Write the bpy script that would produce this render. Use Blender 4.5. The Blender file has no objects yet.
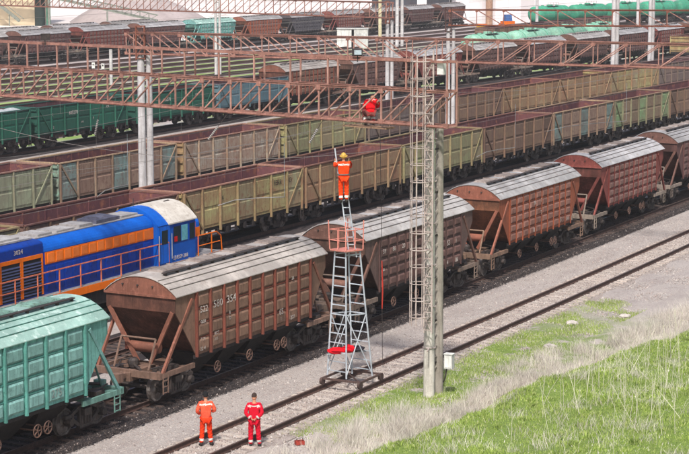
import bpy, bmesh, math, random
import numpy as np
from mathutils import Vector, Matrix
R = math.radians
random.seed(7); rng = np.random.default_rng(7)
scene = bpy.context.scene
C = scene.collection

# ------------------------------------------------------------ camera, sky, sun, exposure
cam_d = bpy.data.cameras.new('camera'); cam = bpy.data.objects.new('camera', cam_d); C.objects.link(cam)
cam.location = (0, 0, 16.44); cam.rotation_euler = (math.pi/2 - 0.1486, 0, 0)
cam_d.sensor_width = 36; cam_d.lens = 1907/689*36; cam_d.clip_start = 1; cam_d.clip_end = 6000
scene.camera = cam
AL, K = 1.0457, 0.00044
tdir = Vector((math.cos(AL+.03), math.sin(AL+.03), 0)); ndir = Vector((-tdir.y, tdir.x, 0))
hd = -tdir*math.cos(R(22)) - ndir*math.sin(R(22))
SUN_EL = R(52)
sv = Vector((hd.x*math.cos(SUN_EL), hd.y*math.cos(SUN_EL), math.sin(SUN_EL)))
w = bpy.data.worlds.new('World'); scene.world = w; w.use_nodes = True
nt = w.node_tree; bg = nt.nodes['Background']
sky = nt.nodes.new('ShaderNodeTexSky'); sky.sky_type = 'NISHITA'; sky.sun_disc = False
sky.sun_elevation = SUN_EL; sky.sun_rotation = math.atan2(hd.x, hd.y); sky.dust_density = 4; sky.air_density = 1.0; sky.ozone_density = 1
nt.links.new(sky.outputs[0], bg.inputs[0]); bg.inputs[1].default_value = 0.115
sl = bpy.data.lights.new('sun', 'SUN'); sl.energy = 3.2; sl.angle = R(3.0); sl.color = (1, .955, .90)
so = bpy.data.objects.new('sun', sl); C.objects.link(so); so.rotation_euler = sv.to_track_quat('Z', 'Y').to_euler()
scene.view_settings.view_transform = 'Standard'; scene.view_settings.look = 'None'
scene.view_settings.exposure = 0.37; scene.view_settings.gamma = 1; scene.view_settings.use_curve_mapping = False

# ------------------------------------------------------------ the yard's own coordinates: s along the tracks, d across them
def drift(s, D):
    t = s - (120 + D*.6)
    return .11*(t if t > 40 else (0 if t < -40 else (t+40)**2/160.))
def P(s, D, z=0.0):
    d = D - drift(s, D)
    th = AL + K*s
    cx, cy = -math.sin(AL)/K, math.cos(AL)/K
    return Vector((cx + math.sin(th)*(1/K-d), cy - math.cos(th)*(1/K-d), z))
def head(s, D):
    v = P(s+1, D) - P(s-1, D); return math.atan2(v.y, v.x)

# ------------------------------------------------------------ materials
def lin(c):
    return tuple(((x/255)/12.92 if x/255 <= .04045 else ((x/255+.055)/1.055)**2.4) for x in c)
MAT = {}
def paint(name, c1, c2=None, c3=None, rough=.75, scale=1.2, amt=.5, streak=True, metal=0, bump=.15, grime=.45, seed=None):
    """weathered paint: patches of c2 over c1, small spots of c3, vertical streaks; colours are sRGB 0-255 albedo"""
    if name in MAT: return MAT[name]
    c2 = c2 or tuple(x*.75 for x in c1); c3 = c3 or (70, 48, 40)
    m = bpy.data.materials.new(name); m.use_nodes = True; MAT[name] = m
    n = m.node_tree.nodes; l = m.node_tree.links; b = n['Principled BSDF']
    b.inputs['Roughness'].default_value = rough; b.inputs['Metallic'].default_value = metal
    b.inputs['Specular IOR Level'].default_value = .3
    tc = n.new('ShaderNodeTexCoord'); oi = n.new('ShaderNodeObjectInfo')
    geo = n.new('ShaderNodeNewGeometry')
    mp = n.new('ShaderNodeVectorMath'); mp.operation = 'ADD'
    sc = n.new('ShaderNodeVectorMath'); sc.operation = 'SCALE'; sc.inputs['Scale'].default_value = 1
    l.new(geo.outputs['Position'], mp.inputs[0])
    mp.inputs[1].default_value = (hash(name) % 97 if seed is None else seed, 0, 0) if False else (len(MAT)*3.7, 0, 0)
    def noise(s, det, vec=None, sy=None):
        t = n.new('ShaderNodeTexNoise'); t.inputs['Scale'].default_value = s; t.inputs['Detail'].default_value = det; t.inputs['Roughness'].default_value = .65
        l.new(vec or mp.outputs[0], t.inputs['Vector']); return t.outputs['Fac']
    def ramp(f, a, bb):
        r = n.new('ShaderNodeMapRange'); r.inputs['From Min'].default_value = a; r.inputs['From Max'].default_value = bb; l.new(f, r.inputs[0]); return r.outputs[0]
    def mix(f, a, bb, k=1.0):
        x = n.new('ShaderNodeMix'); x.data_type = 'RGBA'; 
        if k != 1.0:
            mm = n.new('ShaderNodeMath'); mm.operation = 'MULTIPLY'; mm.inputs[1].default_value = k; l.new(f, mm.inputs[0]); f = mm.outputs[0]
        l.new(f, x.inputs['Factor'])
        for i, q in (('A', a), ('B', bb)):
            if isinstance(q, tuple): x.inputs[i].default_value = (*q, 1)
            else: l.new(q, x.inputs[i])
        return x.outputs['Result']
    col = mix(ramp(noise(scale, 5), .5-.16*amt-.06, .58), lin(c1), lin(c2))
    col = mix(ramp(noise(scale*4.3, 6), .53, .66), col, lin(c3), min(1, grime*1.3))
    col = mix(ramp(noise(scale*.45, 3), .5, .75), col, lin(tuple(.6*x+.4*y for x, y in zip(c2, c3))), .5)
    if streak:
        st = n.new('ShaderNodeVectorMath'); st.operation = 'MULTIPLY'; st.inputs[1].default_value = (5, 5, .35); l.new(mp.outputs[0], st.inputs[0])
        col = mix(ramp(noise(1.4, 4, st.outputs[0]), .48, .66), col, lin(tuple(.5*(x+y)*.8 for x, y in zip(c2, c3))), .62)
        st2 = n.new('ShaderNodeVectorMath'); st2.operation = 'MULTIPLY'; st2.inputs[1].default_value = (9, 9, .8); l.new(mp.outputs[0], st2.inputs[0])
        col = mix(ramp(noise(1.1, 5, st2.outputs[0]), .58, .7), col, lin(tuple(min(235, x*1.12+22) for x in c1)), .4)
    fine = ramp(noise(28, 3), .3, .75)
    col = mix(fine, col, lin(tuple(min(255, x*1.25+12) for x in c1)), .16)
    rv = n.new('ShaderNodeMapRange'); rv.inputs[3].default_value = .80; rv.inputs[4].default_value = 1.12; l.new(oi.outputs['Random'], rv.inputs[0])
    hs = n.new('ShaderNodeHueSaturation'); l.new(col, hs.inputs['Color']); l.new(rv.outputs[0], hs.inputs['Value']); hs.inputs['Saturation'].default_value = 1.04
    l.new(hs.outputs[0], b.inputs['Base Color'])
    bp = n.new('ShaderNodeBump'); bp.inputs['Strength'].default_value = bump; bp.inputs['Distance'].default_value = .02
    l.new(noise(22, 4), bp.inputs['Height']); l.new(bp.outputs[0], b.inputs['Normal'])
    return m
def plain(name, c, rough=.8, metal=0):
    return paint(name, c, tuple(x*.85 for x in c), tuple(x*.7 for x in c), rough, 3, .3, False, metal, .08, .3)

iron = paint('dark_running_gear', (44, 40, 41), (30, 28, 30), (72, 58, 50), .8, 3)
iron2 = paint('oily_steel', (72, 64, 62), (44, 41, 42), (98, 80, 68), .6, 4)
wheelm = paint('wheel_steel', (128, 122, 120), (84, 76, 72), (80, 60, 48), .4, 5, metal=.3)  # steel tone lightened, so rim highlights sit in the colour
maroon = paint('maroon_rust_lining', (112, 72, 74), (90, 60, 66), (146, 98, 78), .85, .5, grime=.8)
maroon_d = paint('dull_rust_lining', (96, 66, 72), (80, 56, 60), (120, 78, 66), .85, .5)
conc = paint('pole_concrete', (206, 202, 192), (180, 174, 164), (136, 128, 118), .85, 1.2, grime=.35)
conc_w = paint('pale_pole_concrete', (205, 203, 204), (182, 178, 178), (140, 130, 128), .85, 1.2, grime=.3)
conc_d = paint('grey_pole_concrete', (182, 174, 164), (158, 150, 140), (100, 90, 84), .85, 1.2, grime=.35)
pinkrust = paint('faded_red_oxide_paint', (166, 124, 112), (138, 98, 88), (104, 80, 74), .75, 2.2, grime=.5)
pinkrust2 = paint('pale_red_oxide_paint', (182, 142, 130), (154, 114, 104), (112, 88, 82), .75, 2.2, grime=.5)
rustcap = paint('rusty_cap', (142, 92, 78), (120, 74, 60), (90, 60, 50), .8, 3)
galv = paint('galvanised_steel', (176, 184, 190), (150, 158, 166), (120, 122, 126), .45, 3, metal=.3, grime=.2)
white = paint('white_enamel', (226, 226, 222), (205, 205, 200), (150, 148, 142), .5, 2, grime=.25)
letter = paint('stencil_white', (214, 206, 200), (180, 168, 160), (130, 110, 100), .8, 6, grime=.5)
letter_k = paint('stencil_dark', (66, 66, 60), (50, 50, 46), None, .8, 6)
porc = plain('white_porcelain', (140, 136, 134), .6)
black = plain('matt_black', (38, 38, 42), .8)
glass = plain('dark_cab_glass', (40, 52, 58), .12)
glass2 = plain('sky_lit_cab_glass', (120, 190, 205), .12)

# ------------------------------------------------------------ mesh builder
class MB:
    def __init__(s): s.v = []; s.f = []; s.m = []; s.mi = 0; s.T = None
    def add(s, vs, fs):
        o = len(s.v)
        if s.T is not None: vs = [s.T @ Vector(q) for q in vs]
        s.v += [tuple(q) for q in vs]; s.f += [tuple(i+o for i in f) for f in fs]; s.m += [s.mi]*len(fs)
        return s
    def hexa(s, p):   # 8 points: bottom 0-3 ccw, top 4-7
        return s.add(p, [(3, 2, 1, 0), (4, 5, 6, 7), (0, 1, 5, 4), (1, 2, 6, 5), (2, 3, 7, 6), (3, 0, 4, 7)])
    def box(s, x0, x1, y0, y1, z0, z1):
        return s.hexa([(x0, y0, z0), (x1, y0, z0), (x1, y1, z0), (x0, y1, z0), (x0, y0, z1), (x1, y0, z1), (x1, y1, z1), (x0, y1, z1)])
    def frus(s, x0, x1, z0, z1, y, depth, ins, sgn=-1):  # raised pressed plate on a plane of constant y, facing sgn*y
        a = [(x0, y, z0), (x1, y, z0), (x1, y, z1), (x0, y, z1)]; yy = y+sgn*depth
        b = [(x0+ins, yy, z0+ins), (x1-ins, yy, z0+ins), (x1-ins, yy, z1-ins), (x0+ins, yy, z1-ins)]
        fs = [(4, 5, 6, 7), (0, 1, 5, 4), (1, 2, 6, 5), (2, 3, 7, 6), (3, 0, 4, 7)]
        if sgn > 0: fs = [tuple(reversed(f)) for f in fs]
        return s.add(a+b, fs)
    def bar(s, p, q, a=.05, b=None, up=(0, 0, 1)):
        p, q = Vector(p), Vector(q); b = b or a; d = (q-p).normalized(); u = Vector(up)
        if abs(d.dot(u)) > .98: u = Vector((1, 0, 0))
        x = d.cross(u).normalized()*a/2; y = x.cross(d).normalized()*b/2
        return s.hexa([p-x-y, p+x-y, p+x+y, p-x+y, q-x-y, q+x-y, q+x+y, q-x+y])
    def tube(s, p, q, r=.03, n=8, r2=None, cap=True):
        p, q = Vector(p), Vector(q); r2 = r if r2 is None else r2; d = (q-p).normalized()
        u = Vector((0, 0, 1)) if abs(d.z) < .9 else Vector((1, 0, 0)); x = d.cross(u).normalized(); y = d.cross(x)
        vs = [p+(x*math.cos(2*math.pi*i/n)+y*math.sin(2*math.pi*i/n))*r for i in range(n)]+[q+(x*math.cos(2*math.pi*i/n)+y*math.sin(2*math.pi*i/n))*r2 for i in range(n)]
        fs = [(i, i+n, (i+1) % n+n, (i+1) % n) for i in range(n)]
        if cap: fs += [tuple(range(n)), tuple(reversed(range(n, 2*n)))]
        return s.add(vs, fs)
    def path(s, pts, r=.03, n=6):
        for a, b in zip(pts[:-1], pts[1:]): s.tube(a, b, r, n)
        return s
    def ring(s, c, axis, r, t, n=16, m=6):
        c = Vector(c); d = Vector(axis).normalized(); u = Vector((0, 0, 1)) if abs(d.z) < .9 else Vector((1, 0, 0)); x = d.cross(u).normalized(); y = d.cross(x)
        vs = []
        for i in range(n):
            a = 2*math.pi*i/n; rr = x*math.cos(a)+y*math.sin(a)
            for j in range(m):
                b = 2*math.pi*j/m; vs.append(c+rr*(r+t*math.cos(b))+d*t*math.sin(b))
        fs = [(i*m+j, ((i+1) % n)*m+j, ((i+1) % n)*m+(j+1) % m, i*m+(j+1) % m) for i in range(n) for j in range(m)]
        return s.add(vs, fs)
    def lathe(s, c, axis, prof, n=16):  # prof: (along, radius)
        c = Vector(c); d = Vector(axis).normalized(); u = Vector((0, 0, 1)) if abs(d.z) < .9 else Vector((1, 0, 0)); x = d.cross(u).normalized(); y = d.cross(x)
        vs = []
        for (h, r) in prof:
            for i in range(n):
                a = 2*math.pi*i/n; vs.append(c+d*h+(x*math.cos(a)+y*math.sin(a))*r)
        k = len(prof)
        fs = [(j*n+i, j*n+(i+1) % n, (j+1)*n+(i+1) % n, (j+1)*n+i) for j in range(k-1) for i in range(n)]
        fs += [tuple(reversed(range(n))), tuple(range((k-1)*n, k*n))]
        return s.add(vs, fs)
    def prism(s, poly, x0, x1, ax='x'):  # polygon (a,b) extruded along axis
        n = len(poly)
        f = {'x': lambda t, a, b: (t, a, b), 'y': lambda t, a, b: (a, t, b), 'z': lambda t, a, b: (a, b, t)}[ax]
        vs = [f(x0, *q) for q in poly]+[f(x1, *q) for q in poly]
        return s.add(vs, [(i, (i+1) % n, (i+1) % n+n, i+n) for i in range(n)]+[tuple(reversed(range(n))), tuple(range(n, 2*n))])
    def mesh(s, name, mats):
        me = bpy.data.meshes.new(name); me.from_pydata(s.v, [], s.f)
        for m in (mats if isinstance(mats, (list, tuple)) else [mats]): me.materials.append(m)
        me.polygons.foreach_set('material_index', s.m); 
        bm = bmesh.new(); bm.from_mesh(me); bmesh.ops.recalc_face_normals(bm, faces=bm.faces); bm.to_mesh(me); bm.free()
        me.update(); return me
    def build(s, name, mats, parent=None, loc=None, smooth=False):
        me = s.mesh(name, mats)
        if smooth:
            me.polygons.foreach_set('use_smooth', [True]*len(me.polygons)); me.set_sharp_from_angle(angle=R(35))
        o = bpy.data.objects.new(name, me); C.objects.link(o); o.parent = parent
        if loc is not None: o.location = loc
        return o
def tag(o, label=None, cat=None, group=None, kind=None):
    if label: o['label'] = label
    if cat: o['category'] = cat
    if group: o['group'] = group
    if kind: o['kind'] = kind
    return o
def empty(name, loc=(0, 0, 0), rz=0, label=None, cat=None, group=None, kind=None, parent=None):
    o = bpy.data.objects.new(name, None); C.objects.link(o); o.location = loc; o.rotation_euler = (0, 0, rz); o.parent = parent
    o.empty_display_size = .2
    return tag(o, label, cat, group, kind)
KIDS = {}
def kids(o):
    return [c for c in C.objects if c.parent == o]
def tree(o):
    return (o, [tree(c) for c in kids(o)])
def copy_tree(t, parent=None, mats=None):
    o, ch = t
    c = o.copy(); C.objects.link(c); c.parent = parent
    if mats and c.type == 'MESH':
        for sl_ in c.material_slots:
            m = sl_.material
            if m and m.name in mats: sl_.link = 'OBJECT'; sl_.material = mats[m.name]
    for q in ch: copy_tree(q, c, mats)
    return c
def text_obj(body, size, mat, parent, loc, rot, ext=.003, name='lettering', sx=1.0):
    cu = bpy.data.curves.new('t', 'FONT'); cu.body = body; cu.size = size; cu.extrude = ext; cu.align_x = 'LEFT'; cu.resolution_u = 2
    t = bpy.data.objects.new('t', cu); C.objects.link(t)
    me = bpy.data.meshes.new_from_object(t.evaluated_get(bpy.context.evaluated_depsgraph_get()))
    bpy.data.objects.remove(t); bpy.data.curves.remove(cu)
    me.materials.clear(); me.materials.append(mat); me.name = name
    o = bpy.data.objects.new(name, me); C.objects.link(o); o.parent = parent; o.location = loc; o.rotation_euler = rot; o.scale = (sx, 1, 1)
    return o

# ------------------------------------------------------------ ground
GZ = -0.27
def edge(s):  # foot of the grassy bank, as d
    return 29.6 - .118*(s-53) + .35*math.sin(s*.31) + .2*math.sin(s*.9)
def ground_z(s, D):
    e = edge(s) - D
    if e <= 0: 
        return GZ + (.05*math.sin(s*1.3)*math.sin(D*1.7) if D < 33 and D > 25 else 0)
    t = min(1, e/1.6); b = t*t*(3-2*t)
    return GZ + .62*b + .085*max(0, e-1.0) + .09*math.sin(s*.8+D)*b + .06*math.sin(s*2.1-D*1.9)*b
def grid(ss, dd, zf):
    v = []; sd = []
    for a in ss:
        for b in dd:
            p = P(a, b); v.append((p.x, p.y, zf(a, b))); sd.append((a, b, 0))
    n = len(dd)
    f = [(i*n+j, (i+1)*n+j, (i+1)*n+j+1, i*n+j+1) for i in range(len(ss)-1) for j in range(n-1)]
    return v, f, sd
ss = sorted(set([-600, -300, -150, -80, -40, -10, 10, 25, 35] + list(np.arange(40, 125, .5)) + list(range(125, 200, 5)) + list(range(200, 900, 12)) + [900, 1000, 1100]))
dd = sorted(set([-900, -500, -250, -120, -60, -30, -10, 0, 5, 10, 14] + list(np.arange(16, 36, .4)) + list(np.arange(36, 60, 2)) + list(range(60, 300, 4)) + [300, 340, 400, 500, 700, 900, 1200, 1600]))
v, f, sd = grid(ss, dd, ground_z)
me = bpy.data.meshes.new('ground'); me.from_pydata(v, [], f); me.update()
at = me.attributes.new('sd', 'FLOAT_VECTOR', 'POINT'); at.data.foreach_set('vector', np.array(sd, dtype=np.float32).ravel())
me.polygons.foreach_set('use_smooth', [True]*len(me.polygons))
ground = bpy.data.objects.new('ground', me); C.objects.link(ground); tag(ground, kind='structure', label='grey gravel yard with grassy bank in front')

def ground_mat():
    m = bpy.data.materials.new('yard_ground'); m.use_nodes = True
    n = m.node_tree.nodes; l = m.node_tree.links; b = n['Principled BSDF']; b.inputs['Roughness'].default_value = .95; b.inputs['Specular IOR Level'].default_value = .1
    at = n.new('ShaderNodeAttribute'); at.attribute_name = 'sd'; sp = n.new('ShaderNodeSeparateXYZ'); l.new(at.outputs['Vector'], sp.inputs[0])
    S, D = sp.outputs[0], sp.outputs[1]
    geo = n.new('ShaderNodeNewGeometry')
    def val(x, inp):
        if isinstance(x, (int, float)): inp.default_value = x
        else: l.new(x, inp)
    def ma(op, a, b_=0, c=None):
        x = n.new('ShaderNodeMath'); x.operation = op; val(a, x.inputs[0]); val(b_, x.inputs[1])
        if c is not None: val(c, x.inputs[2])
        return x.outputs[0]
    def noise(s, det=4, rough=.6, off=0, stretch=None):
        t = n.new('ShaderNodeTexNoise'); t.inputs['Scale'].default_value = s; t.inputs['Detail'].default_value = det; t.inputs['Roughness'].default_value = rough
        a = n.new('ShaderNodeVectorMath'); a.operation = 'ADD'; a.inputs[1].default_value = (off, off*1.7, 0); l.new(at.outputs['Vector'] if stretch else geo.outputs['Position'], a.inputs[0])
        o = a.outputs[0]
        if stretch:
            q = n.new('ShaderNodeVectorMath'); q.operation = 'MULTIPLY'; q.inputs[1].default_value = stretch; l.new(o, q.inputs[0]); o = q.outputs[0]
        l.new(o, t.inputs['Vector']); return t.outputs['Fac']
    def mr(x, a, b_): 
        r = n.new('ShaderNodeMapRange'); l.new(x, r.inputs[0]); r.inputs[1].default_value = a; r.inputs[2].default_value = b_; return r.outputs[0]
    def mix(f, a, b_):
        x = n.new('ShaderNodeMix'); x.data_type = 'RGBA'; val(f, x.inputs['Factor'])
        for i, q in (('A', a), ('B', b_)):
            if isinstance(q, tuple): x.inputs[i].default_value = (*q, 1)
            else: l.new(q, x.inputs[i])
        return x.outputs['Result']
    vor = n.new('ShaderNodeTexVoronoi'); vor.inputs['Scale'].default_value = 15; l.new(geo.outputs['Position'], vor.inputs['Vector'])
    g1, g2, g3 = lin((164, 155, 150)), lin((136, 127, 123)), lin((190, 182, 177))
    grav = mix(mr(noise(26, 3, .8), .35, .7), g1, g3)
    sepc = n.new('ShaderNodeSeparateColor'); l.new(vor.outputs['Color'], sepc.inputs[0])
    grav = mix(ma('MULTIPLY', mr(sepc.outputs[0], .45, .95), .45), grav, g2)
    grav = mix(ma('MULTIPLY', mr(noise(.5, 5, .6, 3, (.5, 1.6, 1)), .45, .7), .55), grav, lin((142, 131, 128)))
    grav = mix(ma('MULTIPLY', mr(noise(1.9, 5, .7, 9), .58, .72), .5), grav, lin((116, 104, 98)))
    grav = mix(ma('MULTIPLY', mr(noise(.9, 4, .7, 19, (.3, 1.5, 1)), .6, .72), .35), grav, lin((182, 172, 160)))
    # dry weeds band
    dry = mix(mr(noise(7, 5, .8, 5), .35, .7), lin((192, 184, 178)), lin((164, 154, 146)))
    gr = mix(mr(noise(5, 5, .75, 8), .35, .65), lin((128, 148, 76)), lin((100, 124, 58)))
    gr = mix(ma('MULTIPLY', mr(noise(12, 4, .8, 15), .5, .7), .6), gr, lin((138, 134, 98)))
    e = ma('SUBTRACT', D, ma('MULTIPLY_ADD', S, -.118, 29.6+.118*53))      # >0 on the yard side of the bank's foot
    wob = ma('MULTIPLY', ma('SUBTRACT', noise(.55, 4, .7, 21), .5), 4.5)
    e2 = ma('ADD', e, wob)
    col = mix(ma('MULTIPLY', mr(e2, 4.6, 2.6), .8), grav, dry)
    # green strip by the pole, fading out to the right
    g_in = ma('MULTIPLY', mr(ma('ADD', e2, ma('MULTIPLY', S, 0.0)), .5, 1.1), mr(ma('ADD', D, wob), 34.6, 33.4))
    g_in = ma('MULTIPLY', g_in, ma('MULTIPLY', ma('MULTIPLY', mr(S, 82, 74), mr(S, 55.5, 58)), mr(noise(1.1, 4, .7, 31), .36, .5)))
    col = mix(g_in, col, gr)
    col = mix(mr(ma('ADD', e, ma('MULTIPLY', wob, .06)), .0, -.4), col, gr)
    # green strips between the far tracks
    fr = ma('FRACT', ma('DIVIDE', ma('SUBTRACT', D, 97.7), 5.3))
    strip = ma('MULTIPLY', mr(ma('ABSOLUTE', ma('SUBTRACT', fr, 0.0)), .36, .28), 1)
    strip = ma('MAXIMUM', strip, mr(fr, .64, .72))
    far = ma('MULTIPLY', mr(D, 97, 98), mr(D, 150, 146))
    strip = ma('MULTIPLY', ma('MULTIPLY', strip, far), ma('MULTIPLY', mr(noise(.12, 4, .7, 41, (.5, 1.5, 1)), .38, .48), mr(S, 310, 255)))
    fargrav = mix(mr(noise(.35, 5, .7, 50, (.25, 1.6, 1)), .35, .65), lin((192, 184, 182)), lin((158, 148, 146)))
    col = mix(mr(D, 95, 97), col, fargrav)
    col = mix(strip, col, mix(mr(noise(.5, 4, .7, 60), .4, .6), lin((126, 156, 80)), lin((160, 170, 124))))
    # pale works ground beyond the yard
    pale = mix(mr(noise(.02, 5, .6, 70), .4, .6), lin((232, 224, 220)), lin((208, 198, 194)))
    col = mix(mr(D, 170, 178), col, pale)
    l.new(col, b.inputs['Base Color'])
    bp = n.new('ShaderNodeBump'); bp.inputs['Strength'].default_value = .7; bp.inputs['Distance'].default_value = .05
    l.new(ma('ADD', vor.outputs['Distance'], noise(30, 3, .7, 2)), bp.inputs['Height']); l.new(bp.outputs[0], b.inputs['Normal'])
    return m
me.materials.append(ground_mat())

# ------------------------------------------------------------ tracks
bal_dark = paint('oily_ballast', (56, 49, 49), (42, 37, 39), (78, 69, 66), .95, 2.5, bump=1.0, streak=False)
bal = paint('track_ballast', (160, 150, 144), (136, 126, 120), (104, 92, 86), .95, 2.2, bump=1.0, streak=False, grime=.6)
bal_far = paint('far_ballast', (120, 104, 104), (96, 82, 84), (144, 132, 126), .95, .6, bump=.5, streak=False)
railm = paint('rusty_rail', (84, 62, 54), (64, 48, 44), (46, 38, 36), .7, 5)
railtop = paint('polished_rail', (132, 116, 110), (104, 88, 82), None, .4, 4, metal=.4)
sleep_c = paint('concrete_sleeper', (188, 178, 168), (162, 150, 142), (96, 86, 80), .9, 3, streak=False)
sleep_w = paint('tarred_sleeper', (92, 78, 72), (72, 60, 56), (112, 98, 90), .9, 4, streak=False)
def rail_mesh(c, off, s0, s1, step, mats, full=True):
    mb = MB()
    prof = [(-.075, -.18), (.075, -.18), (.075, -.165), (.012, -.14), (.012, -.045), (.036, -.03), (.036, 0), (-.036, 0), (-.036, -.03), (-.012, -.045), (-.012, -.14), (-.075, -.165)] if full else [(-.06, -.18), (.06, -.18), (.04, 0), (-.04, 0)]
    n = len(prof); a = s0; k = 0; vs = []
    S = list(np.arange(s0, s1+.01, step))
    for a in S:
        for (o, z) in prof:
            p = P(a, c+off+o, z); vs.append(p)
    fs = []; mi = []
    for i in range(len(S)-1):
        for j in range(n):
            fs.append((i*n+j, i*n+(j+1) % n, (i+1)*n+(j+1) % n, (i+1)*n+j)); mi.append(1 if (full and j == 6) else 0)
    mb.v = [tuple(q) for q in vs]; mb.f = fs; mb.m = mi
    return mb
def track_thing(c, s0, s1, step, balm, label, sleepers='none', full=True, w=1.75, sm=None):
    t = empty('railway_track', P(s0, c), 0, label, None, None, 'structure')
    org = Vector(t.location)
    def fix(mb): mb.v = [(x-org.x, y-org.y, z-org.z) for x, y, z in mb.v]; return mb
    mb = MB(); S = list(np.arange(s0, s1+.1, step)); prof = [(-w-.35, GZ-.02), (-w, GZ+.055), (w, GZ+.055), (w+.35, GZ-.02)]
    mb.v = [tuple(P(a, c+o, z)) for a in S for o, z in prof]; mb.f = [(i*4+j, (i+1)*4+j, (i+1)*4+j+1, i*4+j+1) for i in range(len(S)-1) for j in range(3)]; mb.m = [0]*len(mb.f)
    bo = fix(mb).build('ballast_bed', balm, t); bo['kind'] = 'stuff'
    for off in (-.797, .797):
        fix(rail_mesh(c, off, s0, s1, step, None, full)).build('rail', [railm, railtop], t)
    if sleepers == 'parts' or sleepers == 'stuff':
        sm = sm or sleep_c
        def shape(mb):
            return mb.hexa([(-.12, -1.37, -.12), (.12, -1.37, -.12), (.12, 1.37, -.12), (-.12, 1.37, -.12), (-.1, -1.36, .045), (.1, -1.36, .045), (.1, 1.36, .045), (-.1, 1.36, .045)])
        base = shape(MB()).mesh('sleeper', sm); base2 = shape(MB()).mesh('sleeper', sleep_w)
        big = MB(); k = 0
        for a in np.arange(s0+.3, s1, .558):
            p = P(a, c, -.218 + random.uniform(-.014, .006)); h = head(a, c) + random.uniform(-.012, .012)
            if sleepers == 'parts' and 47 < a < 112 :
                o = bpy.data.objects.new('sleeper', base); C.objects.link(o); o.parent = t; o.location = p-org; o.rotation_euler = (0, 0, h)
            elif a < 125:
                big.T = Matrix.Translation(p-org) @ Matrix.Rotation(h, 4, 'Z'); shape(big)
        if big.v: big.build('sleeper', sm, t)['kind'] = 'stuff'
    return t
C_N, C_H, C_E, C_L, C_G1, C_G2, C_G3 = 34.15, 40.05, 45.95, 51.7, 57.1, 70.75, 94.9
track_thing(C_N, 36, 150, 1, bal, 'empty nearest track that the inspection tower stands on', 'parts', w=1.3)
track_thing(C_H, 36, 160, 2, bal_dark, 'oil blackened track under the near hopper wagons', 'stuff', sm=sleep_w)
track_thing(C_E, 36, 170, 2, bal_dark, 'empty track between the hopper wagons and the locomotive', 'stuff', sm=sleep_w)
track_thing(C_L, 36, 170, 2, bal_dark, 'track that the blue locomotive stands on', 'none')
track_thing(C_G1, 40, 260, 4, bal_dark, 'track under the nearest gondola wagons', 'none', full=False)
track_thing(63.2, 60, 280, 4, bal_dark, 'track hidden behind the nearest gondola wagons', 'none', full=False)
track_thing(C_G2, 60, 300, 5, bal_dark, 'track under the second line of gondola wagons', 'none', full=False)
for c in (76.2, 82.2, 88.3):
    track_thing(c, 80, 320, 5, bal_far, 'empty track among the middle lines of wagons', 'none', full=False)
track_thing(C_G3, 80, 420, 6, bal_dark, 'track under the dark green gondola wagons', 'none', full=False)
for c in list(np.arange(100.35, 158, 5.3)):
    track_thing(float(c), 110, 520, 8, bal_far, 'empty far track between green grass strips', 'none', full=False, w=.95)
for c in (160.7, 166.3):
    track_thing(c, 150, 374, 8, bal_dark, 'farthest track under the far hopper wagons', 'none', full=False)
#@@WAGONS
# ------------------------------------------------------------ running gear shared by the wagons
def make_bogie(parent, x, wb=1.85, detail=True, m=None):
    b = empty('bogie', (x, 0, 0), parent=parent)
    if not hasattr(make_bogie, 'ws'):
        mb = MB(); r = .475
        for sg in (-1, 1):
            mb.mi = 1; mb.lathe((0, sg*.70, 0), (0, sg, 0), [(0, r+.028), (.03, r+.028), (.035, r), (.13, r-.005), (.13, r-.07), (.09, r-.09), (.10, .2), (.15, .12), (.16, .05)], 20)
        mb.mi = 0; mb.tube((0, -1.08, 0), (0, 1.08, 0), .075, 10)
        for sg in (-1, 1):
            mb.mi = 2; mb.tube((0, sg*.93, 0), (0, sg*1.16, 0), .15, 10, .13)
        make_bogie.ws = mb.mesh('wheelset', [iron2, wheelm, iron2])
        mb = MB()
        for sg in (-1, 1):
            y0, y1 = sg*.98-.06, sg*.98+.06
            # cast frame: upper chord, lower chord, columns, pedestal jaws
            for q in (-1, 1):
                mb.box(q*.925-.20, q*.925+.20, y0, y1, .60, .72)
                mb.hexa([(q*.72-.06, y0, .55), (q*.72+.06, y0, .55), (q*.72+.06, y1, .55), (q*.72-.06, y1, .55), (q*.72-.06, y0, .66), (q*.72+.06, y0, .66), (q*.72+.06, y1, .66), (q*.72-.06, y1, .66)])
                mb.bar((q*.80, sg*.98, .66), (q*.34, sg*.98, .86), .12, .10, (0, 1, 0)); mb.bar((q*.78, sg*.98, .56), (q*.30, sg*.98, .22), .12, .10, (0, 1, 0))
                mb.box(q*.30-.04, q*.30+.04, y0, y1, .22, .86)
            mb.box(-.36, .36, y0-.02, y1+.02, .15, .25); mb.box(-.36, .36, y0, y1, .84, .93)
            for k in (-.17, 0, .17):
                mb.lathe((k, sg*.98, .25), (0, 0, 1), [(0, .07), (.08, .075), (.16, .07), (.24, .075), (.31, .07)], 8)
        mb.box(-.2, .2, -1.15, 1.15, .56, .80)
        make_bogie.fr = mb.mesh('bogie_frame', iron2)
        mb = MB()
        for q in (-1, 1):
            mb.box(q*.42-.03, q*.42+.03, -.86, .86, .42, .50); mb.box(q*.44-.02, q*.44+.02, -.84, -.70, .3, .62); mb.box(q*.44-.02, q*.44+.02, .70, .84, .3, .62)
        make_bogie.br = mb.mesh('brake_beam', iron)
    for me_, xx, z in ((make_bogie.ws, -wb/2, .475), (make_bogie.ws, wb/2, .475), (make_bogie.fr, 0, 0)) + (((make_bogie.br, 0, 0),) if detail else ()):
        o = bpy.data.objects.new(me_.name.split('.')[0], me_); C.objects.link(o); o.parent = b; o.location = (xx, 0, z)
    return b
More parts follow.
